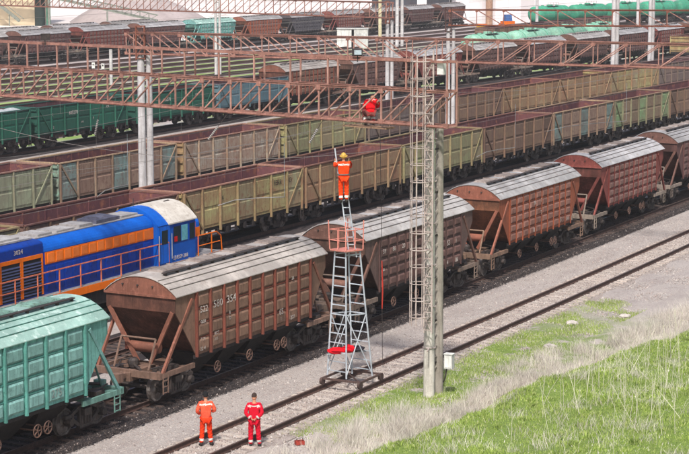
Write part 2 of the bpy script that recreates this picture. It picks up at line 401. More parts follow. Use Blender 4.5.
def coupler(mb, x, sg):
    mb.box(x-.0 if sg > 0 else x-.62, x+.62 if sg > 0 else x, -.08, .08, .95, 1.12)
    mb.box((x+.35) if sg > 0 else (x-.62), (x+.62) if sg > 0 else (x-.35), -.19, .17, .88, 1.2)

# ------------------------------------------------------------ hopper wagon
def arc_z(y, w, z0, zc): return z0 + (zc-z0)*(1-(abs(y)/w)**2.3)
def make_hopper(name, rows=4, cols=9, detail=True, hatchn=4, rd=.10, rw=.05):
    t = empty(name)
    body, ribm, endm, roofm, pl = MAT['hopper_body'], MAT['hopper_rib'], MAT['hopper_end'], MAT['hopper_roof'], MAT['hopper_panel']
    W, ZE, ZC, ZB = 1.50, 3.87, 4.50, 1.46; LT, LR = 5.52, 4.2; ZV = 3.25
    # side sheets: rectangle between the ribs, triangle beyond them
    mb = MB()
    for sg in (-1, 1):
        for q in (-1, 1):
            y0, y1 = sg*(W-.04), sg*W
            mb.prism([(q*LR, ZB), (q*LR, ZE), (q*LT, ZE), (q*LT, ZV)], min(y0, y1), max(y0, y1), 'y')
        mb.box(-LR, LR, min(sg*(W-.04), sg*W), max(sg*(W-.04), sg*W), ZB, ZE)
        mb.box(-LT, LT, sg*W-.03, sg*W+.03, ZE-.06, ZE+.02)
    mb.build('side_sheet', body, t)
    # chute bottoms under the body
    mb = MB()
    for cx in (-3.0, -1.0, 1.0, 3.0):
        mb.hexa([(cx-.45, -.5, .42), (cx+.45, -.5, .42), (cx+.45, .5, .42), (cx-.45, .5, .42), (cx-.98, -W+.1, ZB), (cx+.98, -W+.1, ZB), (cx+.98, W-.1, ZB), (cx-.98, W-.1, ZB)])
    mb.box(-LR, LR, -.25, .25, .8, 1.1)
    for sg in (-1, 1): mb.box(-LR, LR, sg*1.42-.05, sg*1.42+.05, ZB-.14, ZB)
    mb.build('discharge_chutes', iron, t)
    # ribs and pressed panels
    dx = 2*LR/cols; zs = np.linspace(ZB+.06, ZE-.14, rows+1)
    pmesh = MB().frus(.085, dx-.085, .035, zs[1]-zs[0]-.035, 0, .07, .085).mesh('panel', pl)
    far = MB()
    for i in range(cols):
        for j in range(rows):
            x0 = -LR+i*dx; z0 = zs[j]
            if detail:
                o = bpy.data.objects.new('panel', pmesh); C.objects.link(o); o.parent = t; o.location = (x0, -W-.002, z0)
            else: far.frus(x0+.085, x0+dx-.085, z0+.035, zs[j+1]-.035, -W-.002, .07, .085)
            far.frus(x0+.085, x0+dx-.085, z0+.035, zs[j+1]-.035, W+.002, .07, .085, 1)
    far.build('panel', pl, t)['kind'] = 'stuff'
    rm = MB().prism([(-rw, 0), (rw, 0), (rw*.75, -rd), (-rw*.75, -rd)], ZB-.06, ZE-.04, 'z').mesh('rib', ribm)
    rfar = MB()
    for i in range(cols+1):
        x0 = -LR+i*dx
        if detail:
            o = bpy.data.objects.new('rib', rm); C.objects.link(o); o.parent = t; o.location = (x0, -W-.001, 0)
        else: rfar.prism([(x0-rw, -W-.001), (x0+rw, -W-.001), (x0+rw*.75, -W-rd), (x0-rw*.75, -W-rd)], ZB-.06, ZE-.04, 'z')
        rfar.prism([(x0-.06, W+.001), (x0+.06, W+.001), (x0+.045, W+.13), (x0-.045, W+.13)], ZB-.06, ZE-.04, 'z')
    rfar.build('rib', ribm, t)['kind'] = 'stuff'
    hb = MB()
    for sg in (-1, 1):
        for j in range(1, rows): hb.box(-LR, LR, min(sg*W, sg*(W+.035)), max(sg*W, sg*(W+.035)), zs[j]-.022, zs[j]+.022)
    hb.build('horizontal_stiffener', ribm, t)
    # ends
    for q in (-1, 1):
        e = MB(); N = 14; ys = np.linspace(-W, W, N+1)
        poly = [(y, arc_z(y, W, ZE, ZC-.03)) for y in ys]
        e.prism([(-W, ZE-.02)] + poly[1:-1] + [(W, ZE-.02)], q*LT-.03, q*LT+.03, 'x')
        e.box(min(q*LT, q*(LT+.10)), max(q*LT, q*(LT+.10)), -W-.06, W+.06, ZE-.10, ZE-.02)
        o = e.build('end_gable', endm, t)
        if detail:
            for y in (-.55, .1, .75): d = MB(); d.tube((q*(LT+.03), y, 4.15), (q*(LT+.09), y, 4.15), .035, 8); d.build('inspection_port', iron2, o)
        e = MB()
        e.box(q*LT-.03, q*LT+.03, -W, W, ZV, ZE-.1)
        e.hexa([(q*3.5-.03, -W+.25, 1.25), (q*3.5+.03, -W+.25, 1.2), (q*3.5+.03, W-.25, 1.2), (q*3.5-.03, W-.25, 1.25), (q*(LT-.03)-.03, -W, ZV), (q*(LT-.03)+.03, -W, ZV), (q*(LT-.03)+.03, W, ZV), (q*(LT-.03)-.03, W, ZV)])
        for sg in (-1, 1):   # cheeks between slope sheet and side
            e.add([(q*LR, sg*(W-.02), ZB), (q*3.5, sg*(W-.25), ZB), (q*(LT-.03), sg*(W-.02), ZV)], [(0, 1, 2)])
        e.build('end_slope_sheet', MAT['hopper_slope'], t)
        s_ = MB()
        for sg in (-1, 1):
            s_.bar((q*(LT+.02), sg*(W-.12), ZV+.02), (q*5.35, sg*.28, 1.28), .15, .09, (1, 0, 0))          # V braces
            s_.bar((q*(LR+.28), sg*(W+.02), ZE-.25), (q*6.30, sg*(W-.10), 1.12), .12, .09, (0, 1, 0))       # corner props
        s_.build('end_brace', endm, t)
        h = MB()
        h.path([(q*6.2, -.75, 1.2), (q*5.7, -.75, 2.25), (q*5.7, .75, 2.25), (q*6.2, .75, 1.2)], .04, 6)
        h.build('end_handrail', MAT['hopper_rail'], t)
        h = MB(); h.tube((q*5.1, -.5, 1.78), (q*5.1, .75, 1.78), .19, 14); h.tube((q*5.1, .75, 1.78), (q*5.1, .80, 1.78), .15, 14)
        h.build('air_reservoir', MAT['hopper_end'], t, smooth=True)
        h = MB(); h.lathe((q*5.9, .1, 1.2), (0, 0, 1), [(0, .16), (.12, .2), (.26, .2), (.34, .12)], 10); h.tube((q*5.9, .1, 1.3), (q*6.4, -.55, 1.25), .05)
        h.build('brake_cylinder', iron2, t)
        p = MB()
        p.box(min(q*6.35, q*6.5), max(q*6.35, q*6.5), -1.45, 1.45, .98, 1.22)
        for sg in (-1, 1):
            p.box(min(q*4.2, q*6.42), max(q*4.2, q*6.42), sg*1.40-.05, sg*1.40+.05, 1.0, 1.18)
            p.bar((q*6.4, sg*1.35, 1.10), (q*4.9, sg*.25, 1.10), .12, .10)
        p.box(min(q*3.4, q*6.6), max(q*3.4, q*6.6), -.22, .22, .82, 1.14)
        p.box(min(q*4.7, q*4.85), max(q*4.7, q*4.85), -1.4, 1.4, 1.0, 1.16)
        coupler(p, q*6.6, q)
        p.build('end_platform', MAT['hopper_frame'], t)
        if detail:
            s2 = MB(); yy = -1.38; x0 = q*6.12
            for k in (-.16, .16): s2.bar((x0+k, yy-.06, 1.15), (x0+k, yy-.06, .42), .035)
            for z in (.46, .68, .9): s2.bar((x0-.16, yy-.06, z), (x0+.16, yy-.06, z), .03)
            s2.build('step_ladder', MAT['hopper_frame'], t)
            s3 = MB()
            for x_, y_, z_, w_, h_ in ((5.7, -.9, 1.02, .4, .22), (5.25, -1.15, 1.0, .3, .3), (6.0, .8, 1.0, .45, .2)):
                if s3.v: s3.build('brake_valve', iron2, t); s3 = MB()
                s3.box(q*x_-w_/2, q*x_+w_/2, y_-.18, y_+.18, z_, z_+h_)
            s3.build('brake_valve', iron2, t); s3 = MB()
            s3.path([(q*6.3, -.9, 1.3), (q*5.6, -1.1, 1.32), (q*4.9, -.9, 1.36), (q*4.6, -.3, 1.4)], .03, 5); s3.build('air_pipe', iron2, t); s3 = MB(); s3.path([(q*6.3, .5, 1.3), (q*5.5, .9, 1.3), (q*4.9, .6, 1.36)], .03, 5)
            s3.build('air_pipe', iron2, t)
    # roof: arched, standing seams, hatches, walkway
    r = MB(); N = 16; ys = np.linspace(-W-.09, W+.09, N+1)
    pts = [(y, arc_z(y, W+.09, ZE-.02, ZC)) for y in ys]
    for (a, b) in zip(pts[:-1], pts[1:]):
        r.hexa([(-LT-.06, a[0], a[1]-.03), (LT+.06, a[0], a[1]-.03), (LT+.06, b[0], b[1]-.03), (-LT-.06, b[0], b[1]-.03), (-LT-.06, a[0], a[1]), (LT+.06, a[0], a[1]), (LT+.06, b[0], b[1]), (-LT-.06, b[0], b[1])])
    ro = r.build('roof', roofm, t)
    sm_ = MB()
    for y in (-1.3, -1.05, -.8, .8, 1.05, 1.3):
        z = arc_z(y, W+.09, ZE-.02, ZC); sm_.box(-LT-.05, LT+.05, y-.014, y+.014, z-.01, z+.028)
    sm_.build('roof_seam', MAT['roof_seam'], ro)
    k = MB(); k.box(-4.9, 4.9, -.66, -.50, ZC+.01, ZC+.05); 
    for x in np.arange(-4.8, 4.9, .8): k.box(x-.03, x+.03, -.64, -.52, ZC-.1, ZC+.01)
    k.build('roof_walkway', MAT['roof_dark'], ro)
    hx = np.linspace(-3.75, 3.75, hatchn) if hatchn > 1 else [LT-2.2]
    for x in hx:
        hh = MB(); hh.hexa([(x-.85, -.36, ZC-.05), (x+.85, -.36, ZC-.05), (x+.85, .36, ZC-.05), (x-.85, .36, ZC-.05), (x-.78, -.30, ZC+.055), (x+.78, -.30, ZC+.055), (x+.78, .30, ZC+.055), (x-.78, .30, ZC+.055)])
        if detail:
            hh.tube((x-.9, -.40, ZC+.05), (x+.9, -.40, ZC+.03), .025, 6)
            for s_ in (-.5, .5): hh.box(x+s_-.03, x+s_+.03, -.38, .38, ZC+.05, ZC+.085)
        hh.build('roof_hatch', MAT['hatch'], t if False else ro)
    for x in (-LR*.62, -.3, LR*.42, LR*.55):
        if detail:
            u = MB(); u.ring((x, -1.40, .72), (0, 1, 0), .21, .022, 14, 5)
            for a in range(5): u.bar((x, -1.40, .72), (x+.2*math.cos(a*1.257), -1.40, .72+.2*math.sin(a*1.257)), .03)
            u.tube((x, -1.42, .72), (x, -.5, .72), .03, 6)
            u.build('hand_wheel', MAT['hand_wheel'], t)
    make_bogie(t, -4.85, detail=detail); make_bogie(t, 4.85, detail=detail)
    return t

paint('hopper_body', (128, 92, 84), (104, 78, 74), (90, 60, 52)); paint('hopper_rib', (140, 84, 74)); paint('hopper_end', (140, 92, 80), (112, 76, 68), (170, 140, 130))
paint('hopper_roof', (190, 182, 178), (160, 150, 146), (130, 112, 104), .6, .7, streak=False); paint('hopper_panel', (132, 104, 96), (108, 82, 78), (150, 130, 122))
paint('hopper_slope', (98, 68, 58), (80, 58, 50)); paint('hopper_rail', (150, 118, 100)); paint('hopper_frame', (128, 106, 96), (98, 80, 74), (70, 56, 50))
paint('roof_seam', (120, 112, 110), (100, 92, 90)); paint('roof_dark', (70, 64, 64), (56, 52, 52)); paint('hatch', (146, 136, 130), (120, 110, 106)); paint('hand_wheel', (120, 92, 80), (90, 72, 66))
def hopper_mats(tag_, body, panel, rib, end, roof, slope=None, frame=None, hatch=None, seam=None, rsp=(134, 124, 118)):
    d = {}
    sh = lambda c, k: tuple(x*k for x in c)
    if tag_ != 'teal': body, panel, rib, end, roof = [sh(c, .9) for c in (body, panel, rib, end)]+[sh(roof, .94)]
    else: roof = sh(roof, .93)
    d['hopper_body'] = paint(tag_+'_body', body, sh(body, .82), sh(body, .62), grime=.5)
    d['hopper_panel'] = paint(tag_+'_panel', panel, sh(panel, .84), sh(body, .6), grime=.5, scale=.9, amt=.8)
    d['hopper_rib'] = paint(tag_+'_rib', rib, sh(rib, .84), sh(rib, .6))
    d['hopper_end'] = paint(tag_+'_end', end, sh(end, .82), (min(255, end[0]*1.2), min(255, end[1]*1.25), min(255, end[2]*1.3)), grime=.5)
    d['hopper_roof'] = paint(tag_+'_roof', roof, sh(roof, .80), rsp, .6, .9, streak=False, grime=.8)
    d['hopper_slope'] = paint(tag_+'_slope', slope or sh(end, .72), sh(slope or end, .6))  # darker than the end: shade of the inward slope put into the colour
    if frame: d['hopper_frame'] = d['hopper_rail'] = paint(tag_+'_frame', frame, sh(frame, .8), sh(frame, .55))
    if hatch: d['hatch'] = paint(tag_+'_hatch', hatch, sh(hatch, .8))
    if seam: d['roof_seam'] = paint(tag_+'_seam', seam)
    return d
HM = {
 'teal': hopper_mats('teal', (112, 166, 158), (138, 182, 176), (94, 154, 144), (128, 176, 170), (168, 204, 194), (100, 150, 140), (104, 140, 130), (132, 170, 158), (90, 140, 130), (196, 214, 208)),
 'brown': hopper_mats('brown', (138, 106, 90), (148, 116, 98), (142, 82, 68), (144, 94, 78), (186, 178, 172), (112, 74, 62), (140, 112, 98), None, (132, 126, 122)),
 'umber': hopper_mats('umber', (116, 92, 86), (122, 92, 86), (100, 74, 70), (132, 96, 84), (188, 184, 182), (98, 72, 62), (140, 122, 110), None, (132, 126, 126)),
 'orange': hopper_mats('orange', (172, 98, 72), (156, 114, 102), (170, 94, 68), (160, 102, 84), (190, 188, 188), (128, 84, 62), (150, 122, 104), None, (134, 128, 128)),
 'red': hopper_mats('red', (144, 78, 72), (150, 116, 108), (140, 70, 64), (150, 84, 76), (186, 184, 186), (118, 70, 62), (152, 138, 126), None, (134, 128, 128)),
 'plum': hopper_mats('plum', (118, 84, 82), (124, 96, 92), (112, 74, 72), (130, 94, 84), (184, 182, 184), (92, 64, 60), (148, 134, 124), None, (134, 128, 128)),
 'charcoal': hopper_mats('charcoal', (92, 88, 94), (98, 94, 100), (84, 80, 86), (96, 88, 90), (176, 170, 170), None, None),
}
protos = {'teal': make_hopper('hopper_wagon', 4, 8), 'brown': make_hopper('hopper_wagon', 4, 9), 'umber': make_hopper('hopper_wagon', 5, 10, rd=.055, rw=.04)}
ptrees = {k: tree(o) for k, o in protos.items()}
def place(o, s_mid, D, half):
    a, b = P(s_mid-half, D), P(s_mid+half, D)
    mid = (a+b)/2; o.location = (mid.x, mid.y, 0); o.rotation_euler = (0, 0, math.atan2(b.y-a.y, b.x-a.x))
near_h = [(46.15, 39.72, 'teal', 'pale teal hopper wagon with a light roof, nearest in the train'),
          (61.65, 39.74, 'brown', 'dull brown hopper wagon with reddish ribs, next to the teal one'),
          (76.65, 39.85, 'umber', 'dark brown hopper wagon behind the ladder tower and the tall twin pole'),
          (91.65, 40.05, 'orange', 'rusty orange hopper wagon with a pale grey roof, right of the twin pole'),
          (107.2, 40.35, 'red', 'faded red hopper wagon with a grey roof, beyond the orange one'),
          (122.3, 40.7, 'plum', 'plum brown hopper wagon cut by the right edge of the photo')]
HOP = {}
for k, (s_, D_, key, lab) in enumerate(near_h):
    o = copy_tree(ptrees.get(key, ptrees['umber']), None, HM[key])
    place(o, s_, D_, 5); tag(o, lab, 'hopper wagon', 'hopper wagons of the nearest train'); HOP[key] = o
def kill(o):
    for c in kids(o): kill(c)
    bpy.data.objects.remove(o)
for o in protos.values(): kill(o)
# stencilled numbers on the near sides
rx = (math.pi/2, 0, 0)
def wtxt(o, body, x, z, size, mat=letter, y=-1.585, name='lettering', sx=1): 
    return text_obj(body, size, mat, o, (x, y, z), rx, .002, name, sx)
b = HOP['brown']
dx = 2*4.2/9
wtxt(b, '522', -4.2+.17, 3.02, .33, sx=1.1); wtxt(b, '580', -4.2+dx+.14, 3.05, .40, sx=1.1); wtxt(b, '354', -4.2+2*dx+.14, 3.08, .40, sx=1.1)
wtxt(b, 'O\u0414\u0426', -4.2+.2, 2.62, .15); wtxt(b, '\u0422 71', -4.2+.2, 1.95, .17); wtxt(b, '22 4', -4.2+.16, 1.6, .2); wtxt(b, '\u041a\u0421\u0422', -4.2+dx+.2, 2.02, .16); wtxt(b, '21.5', -4.2+dx+.2, 1.82, .14)
wtxt(b, 'B', -4.2+2*dx+.3, 2.62, .2); wtxt(b, 'D', -4.2+2*dx+.3, 2.42, .18); wtxt(b, '26', -4.2+7*dx+.3, 3.2, .2); wtxt(b, '65', -4.2+6*dx+.25, 1.95, .34); wtxt(b, 'T', -4.2+6*dx+.35, 1.72, .16); wtxt(b, '277', -4.2+7*dx+.2, 1.62, .22)
wtxt(HOP['teal'], '275', -4.2+6*1.05+.2, 1.72, .38, plain('grey_stencil', (150, 164, 160)))
u = HOP['umber']
for (i, z, tx, sz_) in ((0, 3.05, '59', .3), (1, 3.05, '86', .3), (2, 3.05, '20', .3), (7, 2.5, '53', .34), (8, 2.5, '1', .3), (0, 2.3, '22', .16), (8, 1.6, '86', .3), (7, 1.6, '4', .3)): wtxt(u, tx, -4.2+i*dx+.2, z, sz_)
og = HOP['orange']
for (i, z, tx, sz_) in ((3, 3.05, '98', .3), (4, 3.08, '7', .3), (4, 2.45, 'T', .3), (3, 1.65, '8', .32), (7, 1.7, '5', .34), (8, 1.65, '84', .28)): wtxt(og, tx, -4.2+i*dx+.2, z, sz_)
# ------------------------------------------------------------ gondola wagon
paint('gon_panel', (150, 142, 112), (128, 108, 92), (106, 84, 74), scale=.8); paint('gon_panel2', (146, 146, 120), (124, 118, 98), (106, 84, 74), scale=.8)
paint('gon_post', (150, 138, 108), (120, 104, 88)); paint('gon_rim', (176, 156, 136), (144, 118, 104)); paint('gon_end', (150, 146, 112), (120, 110, 92)); paint('gon_in', (112, 66, 66), (92, 58, 62), (136, 84, 66), .85, .5)
def make_gondola():
    t = empty('gondola_wagon'); L, W, ZB, ZT = 6.42, 1.50, 1.22, 3.42; cols = 7; dx = 2*L/cols
    pm = MB(); pm.box(.07, dx-.07, -.03, .0, 0, ZT-ZB-.1)
    pm.frus(.16, dx-.16, .12, 1.0, -.03, .035, .05); pm.frus(.16, dx-.16, 1.12, ZT-ZB-.22, -.03, .035, .05)
    pmA = pm.mesh('side_panel', MAT['gon_panel']); pmB = pm.mesh('side_panel', MAT['gon_panel2'])
    post = MB().prism([(-.06, 0), (.06, 0), (.045, -.11), (-.045, -.11)], ZB-.26, ZT-.06, 'z').mesh('side_post', MAT['gon_post'])
    fs = MB(); fs.box(-L, L, W, W+.04, ZB, ZT-.05)
    for i in range(cols):
        o = bpy.data.objects.new('side_panel', pmA if i % 3 else pmB); C.objects.link(o); o.parent = t; o.location = (-L+i*dx, -W, ZB)
    for i in range(cols+1):
        x = -L+i*dx+(.08 if i == 0 else -.08 if i == cols else 0)
        o = bpy.data.objects.new('side_post', post); C.objects.link(o); o.parent = t; o.location = (x, -W-.03, 0)
        fs.prism([(x-.075, W+.04), (x+.075, W+.04), (x+.055, W+.15), (x-.055, W+.15)], ZB-.26, ZT-.06, 'z')
    fs.build('far_side_wall', MAT['gon_panel'], t)
    r = MB()
    for sg in (-1, 1): r.box(-L-.02, L+.02, sg*W-.04 if sg > 0 else -W-.10, W+.10 if sg > 0 else -W+.04, ZT-.04, ZT+.03)
    for q in (-1, 1): r.box(q*L-.07, q*L+.07, -W+.07, W-.07, ZT-.05, ZT+.04)
    r.build('top_rim', MAT['gon_rim'], t)
    for q in (-1, 1):
        e = MB(); e.box(min(q*(L-.04), q*L), max(q*(L-.04), q*L), -W, W, ZB, ZT-.05)
        for z in (1.5, 2.1, 2.7, 3.2): e.box(min(q*L, q*(L+.10)), max(q*L, q*(L+.10)), -W+.02, W-.02, z-.07, z+.07)
        e.build('end_wall', MAT['gon_end'], t)
        d = MB(); d.bar((q*(L-.1), -W-.12, ZT-.12), (q*(L-dx+.05), -W-.12, ZB+.05), .10, .05, (0, 1, 0)); d.build('diagonal_brace', MAT['gon_post'], t)
    n = MB()
    n.add([(-L+.05, -W+.01, ZB+.05), (L-.05, -W+.01, ZB+.05), (L-.05, W-.01, ZB+.05), (-L+.05, W-.01, ZB+.05), (-L+.05, -W+.01, ZT-.06), (L-.05, -W+.01, ZT-.06), (L-.05, W-.01, ZT-.06), (-L+.05, W-.01, ZT-.06)], [(0, 1, 2, 3), (0, 1, 5, 4), (1, 2, 6, 5), (2, 3, 7, 6), (3, 0, 4, 7)])
    for i in range(1, cols): n.box(-L+i*dx-.05, -L+i*dx+.05, W-.05, W-.015, ZB+.06, ZT-.08)
    n.box(-L+.06, L-.06, W-.04, W-.015, 2.5, 2.58)
    n.build('inner_lining', MAT['gon_in'], t)
    u = MB(); u.box(-L, L, -.3, .3, .8, ZB)
    for sg in (-1, 1): u.box(-L, L, sg*1.42-.05, sg*1.42+.05, ZB-.2, ZB)
    for q in (-1, 1): coupler(u, q*L, q*1); u.box(q*L-.06, q*L+.06, -1.45, 1.45, .95, ZB)
    u.box(-1.6, -.9, -1.1, -.5, .65, 1.0); u.box(1.4, 2.2, -.9, -.5, .6, .95); u.bar((-3, -1.0, .75), (3, -1.0, .75), .05)
    for x in np.arange(-5.6, 5.7, .93): u.box(x-.12, x+.12, -1.52, -1.44, .72, 1.05)    # hatch latches
    u.build('underframe', iron, t)
    lad = MB()
    for k in (-.17, .17): lad.bar((L-.32+k, -W-.2, 1.3), (L-.32+k, -W-.2, .5), .03)
    for z in (.55, .8, 1.05): lad.bar((L-.49, -W-.2, z), (L-.15, -W-.2, z), .03)
    lad.build('step_ladder', iron2, t)
    make_bogie(t, -4.33, detail=False); make_bogie(t, 4.33, detail=False)
    return t
gp = make_gondola(); gtree = tree(gp)
def gmats(key, pa, pb, post, rim, end, inn=None, sp=None):
    sh = lambda c, k: tuple(x*k for x in c); mixc = lambda a, b_: tuple(.5*(x+y) for x, y in zip(a, b_))
    rust = sp or (132, 88, 70)
    return {'gon_panel': paint(key+'_panel', pa, mixc(pa, rust), rust, scale=.9, amt=.6, grime=.9), 'gon_panel2': paint(key+'_panel_b', pb, mixc(pb, rust), rust, scale=.9, amt=.6, grime=.9),
            'gon_post': paint(key+'_post', mixc(sh(post, .9), pa), mixc(post, rust), sh(rust, .8)), 'gon_rim': paint(key+'_rim', sh(rim, .9), mixc(rim, rust), rust, grime=.7), 'gon_end': paint(key+'_endw', end, mixc(end, rust), rust),
            'gon_in': inn or maroon}
GM = {
 'yellow': gmats('yellow', (162, 158, 112), (150, 150, 118), (148, 130, 100), (168, 134, 120), (168, 160, 112)),
 'beige': gmats('beige', (154, 138, 108), (142, 124, 98), (152, 134, 106), (150, 112, 98), (140, 118, 98)),
 'moss': gmats('moss', (146, 154, 114), (142, 138, 108), (148, 136, 98), (168, 152, 112), (166, 164, 116), sp=(128, 104, 86)),
 'rust': gmats('rust', (128, 106, 84), (116, 96, 80), (132, 106, 86), (140, 96, 84), (130, 104, 92), sp=(100, 78, 74)),
 'greenrust': gmats('greenrust', (136, 124, 100), (124, 156, 112), (130, 146, 112), (176, 150, 124), (128, 112, 98), sp=(118, 90, 80)),
 'pale': gmats('pale', (176, 170, 156), (166, 158, 144), (158, 142, 120), (164, 132, 118), (160, 144, 108)),
 'seagreen': gmats('seagreen', (146, 156, 130), (134, 142, 118), (148, 150, 124), (150, 108, 98), (130, 150, 130), sp=(120, 110, 96)),
 'patch': gmats('patch', (142, 122, 106), (116, 148, 144), (148, 132, 108), (196, 170, 136), (122, 156, 140), sp=(112, 84, 76)),
 'dull': gmats('dull', (120, 104, 96), (112, 102, 96), (128, 116, 100), (140, 112, 104), (116, 100, 92), maroon_d, (96, 78, 76)),
 'dkgreen': gmats('dkgreen', (28, 88, 70), (26, 78, 64), (44, 104, 86), (60, 106, 98), (36, 84, 72), maroon_d, (46, 76, 66)),
 'blue': gmats('blue', (86, 122, 134), (78, 114, 126), (92, 124, 130), (120, 112, 116), (86, 118, 128), maroon_d, (92, 100, 104)),
}
def gon(s, D, key, lab, grp):
    o = copy_tree(gtree, None, GM[key]); place(o, s, D, 5); tag(o, lab, 'gondola wagon', grp); return o
GON = {}
g1 = [(62.8, 'moss', 'olive gondola wagon behind the long hood of the locomotive, mostly hidden'),
      (76.5, 'rust', 'maroon lined gondola wagon directly behind the blue locomotive cab'),
      (90.2, 'yellow', 'yellow green gondola wagon with dark stencilled letters, right of the locomotive cab'),
      (103.7, 'beige', 'brownish beige gondola wagon right behind the man on the ladder'),
      (117.3, 'moss', 'moss green gondola wagon behind the caged ladder and twin pole'),
      (130.8, 'rust', 'brown gondola wagon above the roof of the orange hopper wagon'),
      (144.2, 'patch', 'rust brown gondola wagon with pale blue patches, above the red hopper wagon'),
      (157.6, 'greenrust', 'gondola wagon with bright green lower panels and a pale end rim'),
      (171, 'rust', 'brown gondola wagon at the right edge behind the plum hopper wagon'),
      (184.4, 'beige', 'gondola wagon last in its line at the right edge')]
for s_, key, lab in g1: GON[s_] = gon(s_, C_G1-.02, key, lab, 'gondola wagons in the line beyond the locomotive')
g2 = [(84.2, 'seagreen', 'pale green gondola wagon at the left edge above the locomotive roof'),
      (98.2, 'patch', 'gondola wagon with a pale end rim and turquoise patches, left of the near twin poles'),
      (112.4, 'pale', 'pale grey beige gondola wagon right of the left twin pole'),
      (126.2, 'moss', 'gondola wagon with a light green end, behind the man on the ladder'),
      (140, 'dull', 'dull brown gondola wagon under the worker in the gantry'),
      (153.5, 'rust', 'brown gondola wagon between the two white poles'),
      (166.9, 'beige', 'khaki brown gondola wagon right of the tall white pole in the middle'),
      (180.2, 'beige', 'brown gondola wagon with a diagonal brace and faded patches, far middle right'),
      (193.2, 'yellow', 'khaki gondola wagon left of the tall right poles'),
      (206.5, 'dull', 'dark dull gondola wagon behind the tall right poles'),
      (219.9, 'dull', 'dark gondola wagon right of the tall right poles'),
      (233.3, 'rust', 'dark rust gondola wagon far at the right edge')]
for s_, key, lab in g2: gon(s_, C_G2-(.2 if s_ > 120 else 0), key, lab, 'gondola wagons in the second line')
gon(270.5, 88.3, 'yellow', 'olive yellow gondola wagon at the right edge in front of the far hopper wagons', 'gondola wagons in the far right')
for k_, s_ in enumerate((285, 299, 313, 327)): gon(s_, 121.4, ('rust', 'dull', 'dull', 'rust')[k_], ['brown gondola wagon far behind the gantry, first of a short cut', 'dull gondola wagon second in the far short cut', 'dull gondola wagon third in the far short cut', 'brown gondola wagon last in the far short cut'][k_], 'gondola wagons of the far short cut')
g3 = [(101, 'dkgreen', 'dark green gondola wagon off at the left edge with a grey load'), (115.6, 'dkgreen', 'dark green gondola wagon carrying a pale grey load, left edge'),
      (130, 'dkgreen', 'dark green gondola wagon with white stencils, left of the near twin poles'), (144.9, 'dkgreen', 'dark green gondola wagon right of the left twin poles'), (159.4, 'blue', 'grey blue gondola wagon coupled after the dark green ones')]
for s_, key, lab in g3:
    o = gon(s_, C_G3, key, lab, 'gondola wagons in the dark green line')
    if s_ < 120:
        mb = MB(); nx, ny = 26, 8; vs = []
        for i in range(nx+1):
            for j in range(ny+1):
                vs.append((-6.3+12.6*i/nx, -1.45+2.9*j/ny, 3.12+.28*math.sin(math.pi*j/ny)*(.7+.5*math.sin(i*.9)**2)+random.uniform(-.03, .03)))
        mb.v = vs; mb.f = [(i*(ny+1)+j, (i+1)*(ny+1)+j, (i+1)*(ny+1)+j+1, i*(ny+1)+j+1) for i in range(nx) for j in range(ny)]; mb.m = [0]*len(mb.f)
        l_ = mb.build('gravel_load', paint('grey_load', (176, 182, 184), (150, 156, 160), None, .95, 3, streak=False), None); l_.location = o.location; l_.rotation_euler = o.rotation_euler
        tag(l_, 'pale grey gravel heaped in the dark green gondola wagon' + (' at the left edge' if s_ > 105 else ' beyond the left edge'), 'load', kind='stuff')
    elif s_ < 150:
        for (x, z, tx, sz_) in ((-2.2, 2.55, '605278', .42), (-4.6, 2.6, 'K', .35), (-4.6, 1.6, '22', .3), (1.2, 1.9, 'P', .3), (-.5, 1.75, '69.5', .2), (3.2, 2.7, 'OR', .3)): wtxt(o, tx, x, z, sz_, letter, -1.60)
kill(gp)
y = GON[90.2]
for (x, z, tx, sz_) in ((3.0, 2.72, 'FERR', .42), (4.75, 2.72, 'O', .42), (-2.6, 2.6, 'K', .3), (-1.0, 1.8, '57', .25), (5.9, 1.9, '2', .34)): wtxt(y, tx, x, z, sz_, letter_k, -1.60)
#@@FAR
# ------------------------------------------------------------ far hopper wagons, simpler
fproto = make_hopper('hopper_wagon', rows=4, cols=10, detail=False); ftree = tree(fproto)
r5 = [(171.4, 'brown', 'brown hopper wagon with an orange brown end, coupled after the grey blue gondola'),
      (186, 'umber', 'dark hopper wagon behind the gantry railing, centre of the photo'), (201, 'red', 'reddish hopper wagon behind the white pole in the middle'),
      (216, 'umber', 'dark brown hopper wagon with a pale roof right of the middle pole'), (231, 'plum', 'plum brown hopper wagon behind the second line of gondolas'),
      (246, 'umber', 'dark hopper wagon left of the tall right pole, pale roof'), (261, 'plum', 'brown hopper wagon between the two tall right poles'), (276, 'red', 'red brown hopper wagon at the right edge, far line'), (291, 'umber', 'dark hopper wagon farthest in the middle line')]
for s_, key, lab in r5:
    o = copy_tree(ftree, None, HM[key]); place(o, s_, C_G3, 5); tag(o, lab, 'hopper wagon', 'hopper wagons in the middle line')
bh = [(208.7, 'umber', 'dark brown hopper wagon in the far line beyond the left edge'), (223.79999999999998, 'plum', 'dark red brown hopper wagon in the far line at the left edge'), (238.89999999999998, 'red', 'brick red hopper wagon in the far line, left part'), (254.2, 'plum', 'dark brown hopper wagon in the far line left of the pale turquoise one'),
      (269.2, 'teal', 'pale turquoise hopper wagon in the far line'), (284.2, 'orange', 'bright rust red hopper wagon right of the pale turquoise one'), (299.2, 'charcoal', 'charcoal grey hopper wagon in the far line'),
      (314.7, 'red', 'reddish hopper wagon behind the white hut'), (330.2, 'umber', 'dark hopper wagon right of the white hut, far line'), (345.2, 'plum', 'brown hopper wagon far beyond the white poles'), (360.7, 'plum', 'brown hopper wagon, last in the far line')]
for s_, key, lab in bh:
    o = copy_tree(ftree, None, HM[key]); place(o, s_, 160.7, 5); tag(o, lab, 'hopper wagon', 'hopper wagons in the far line')
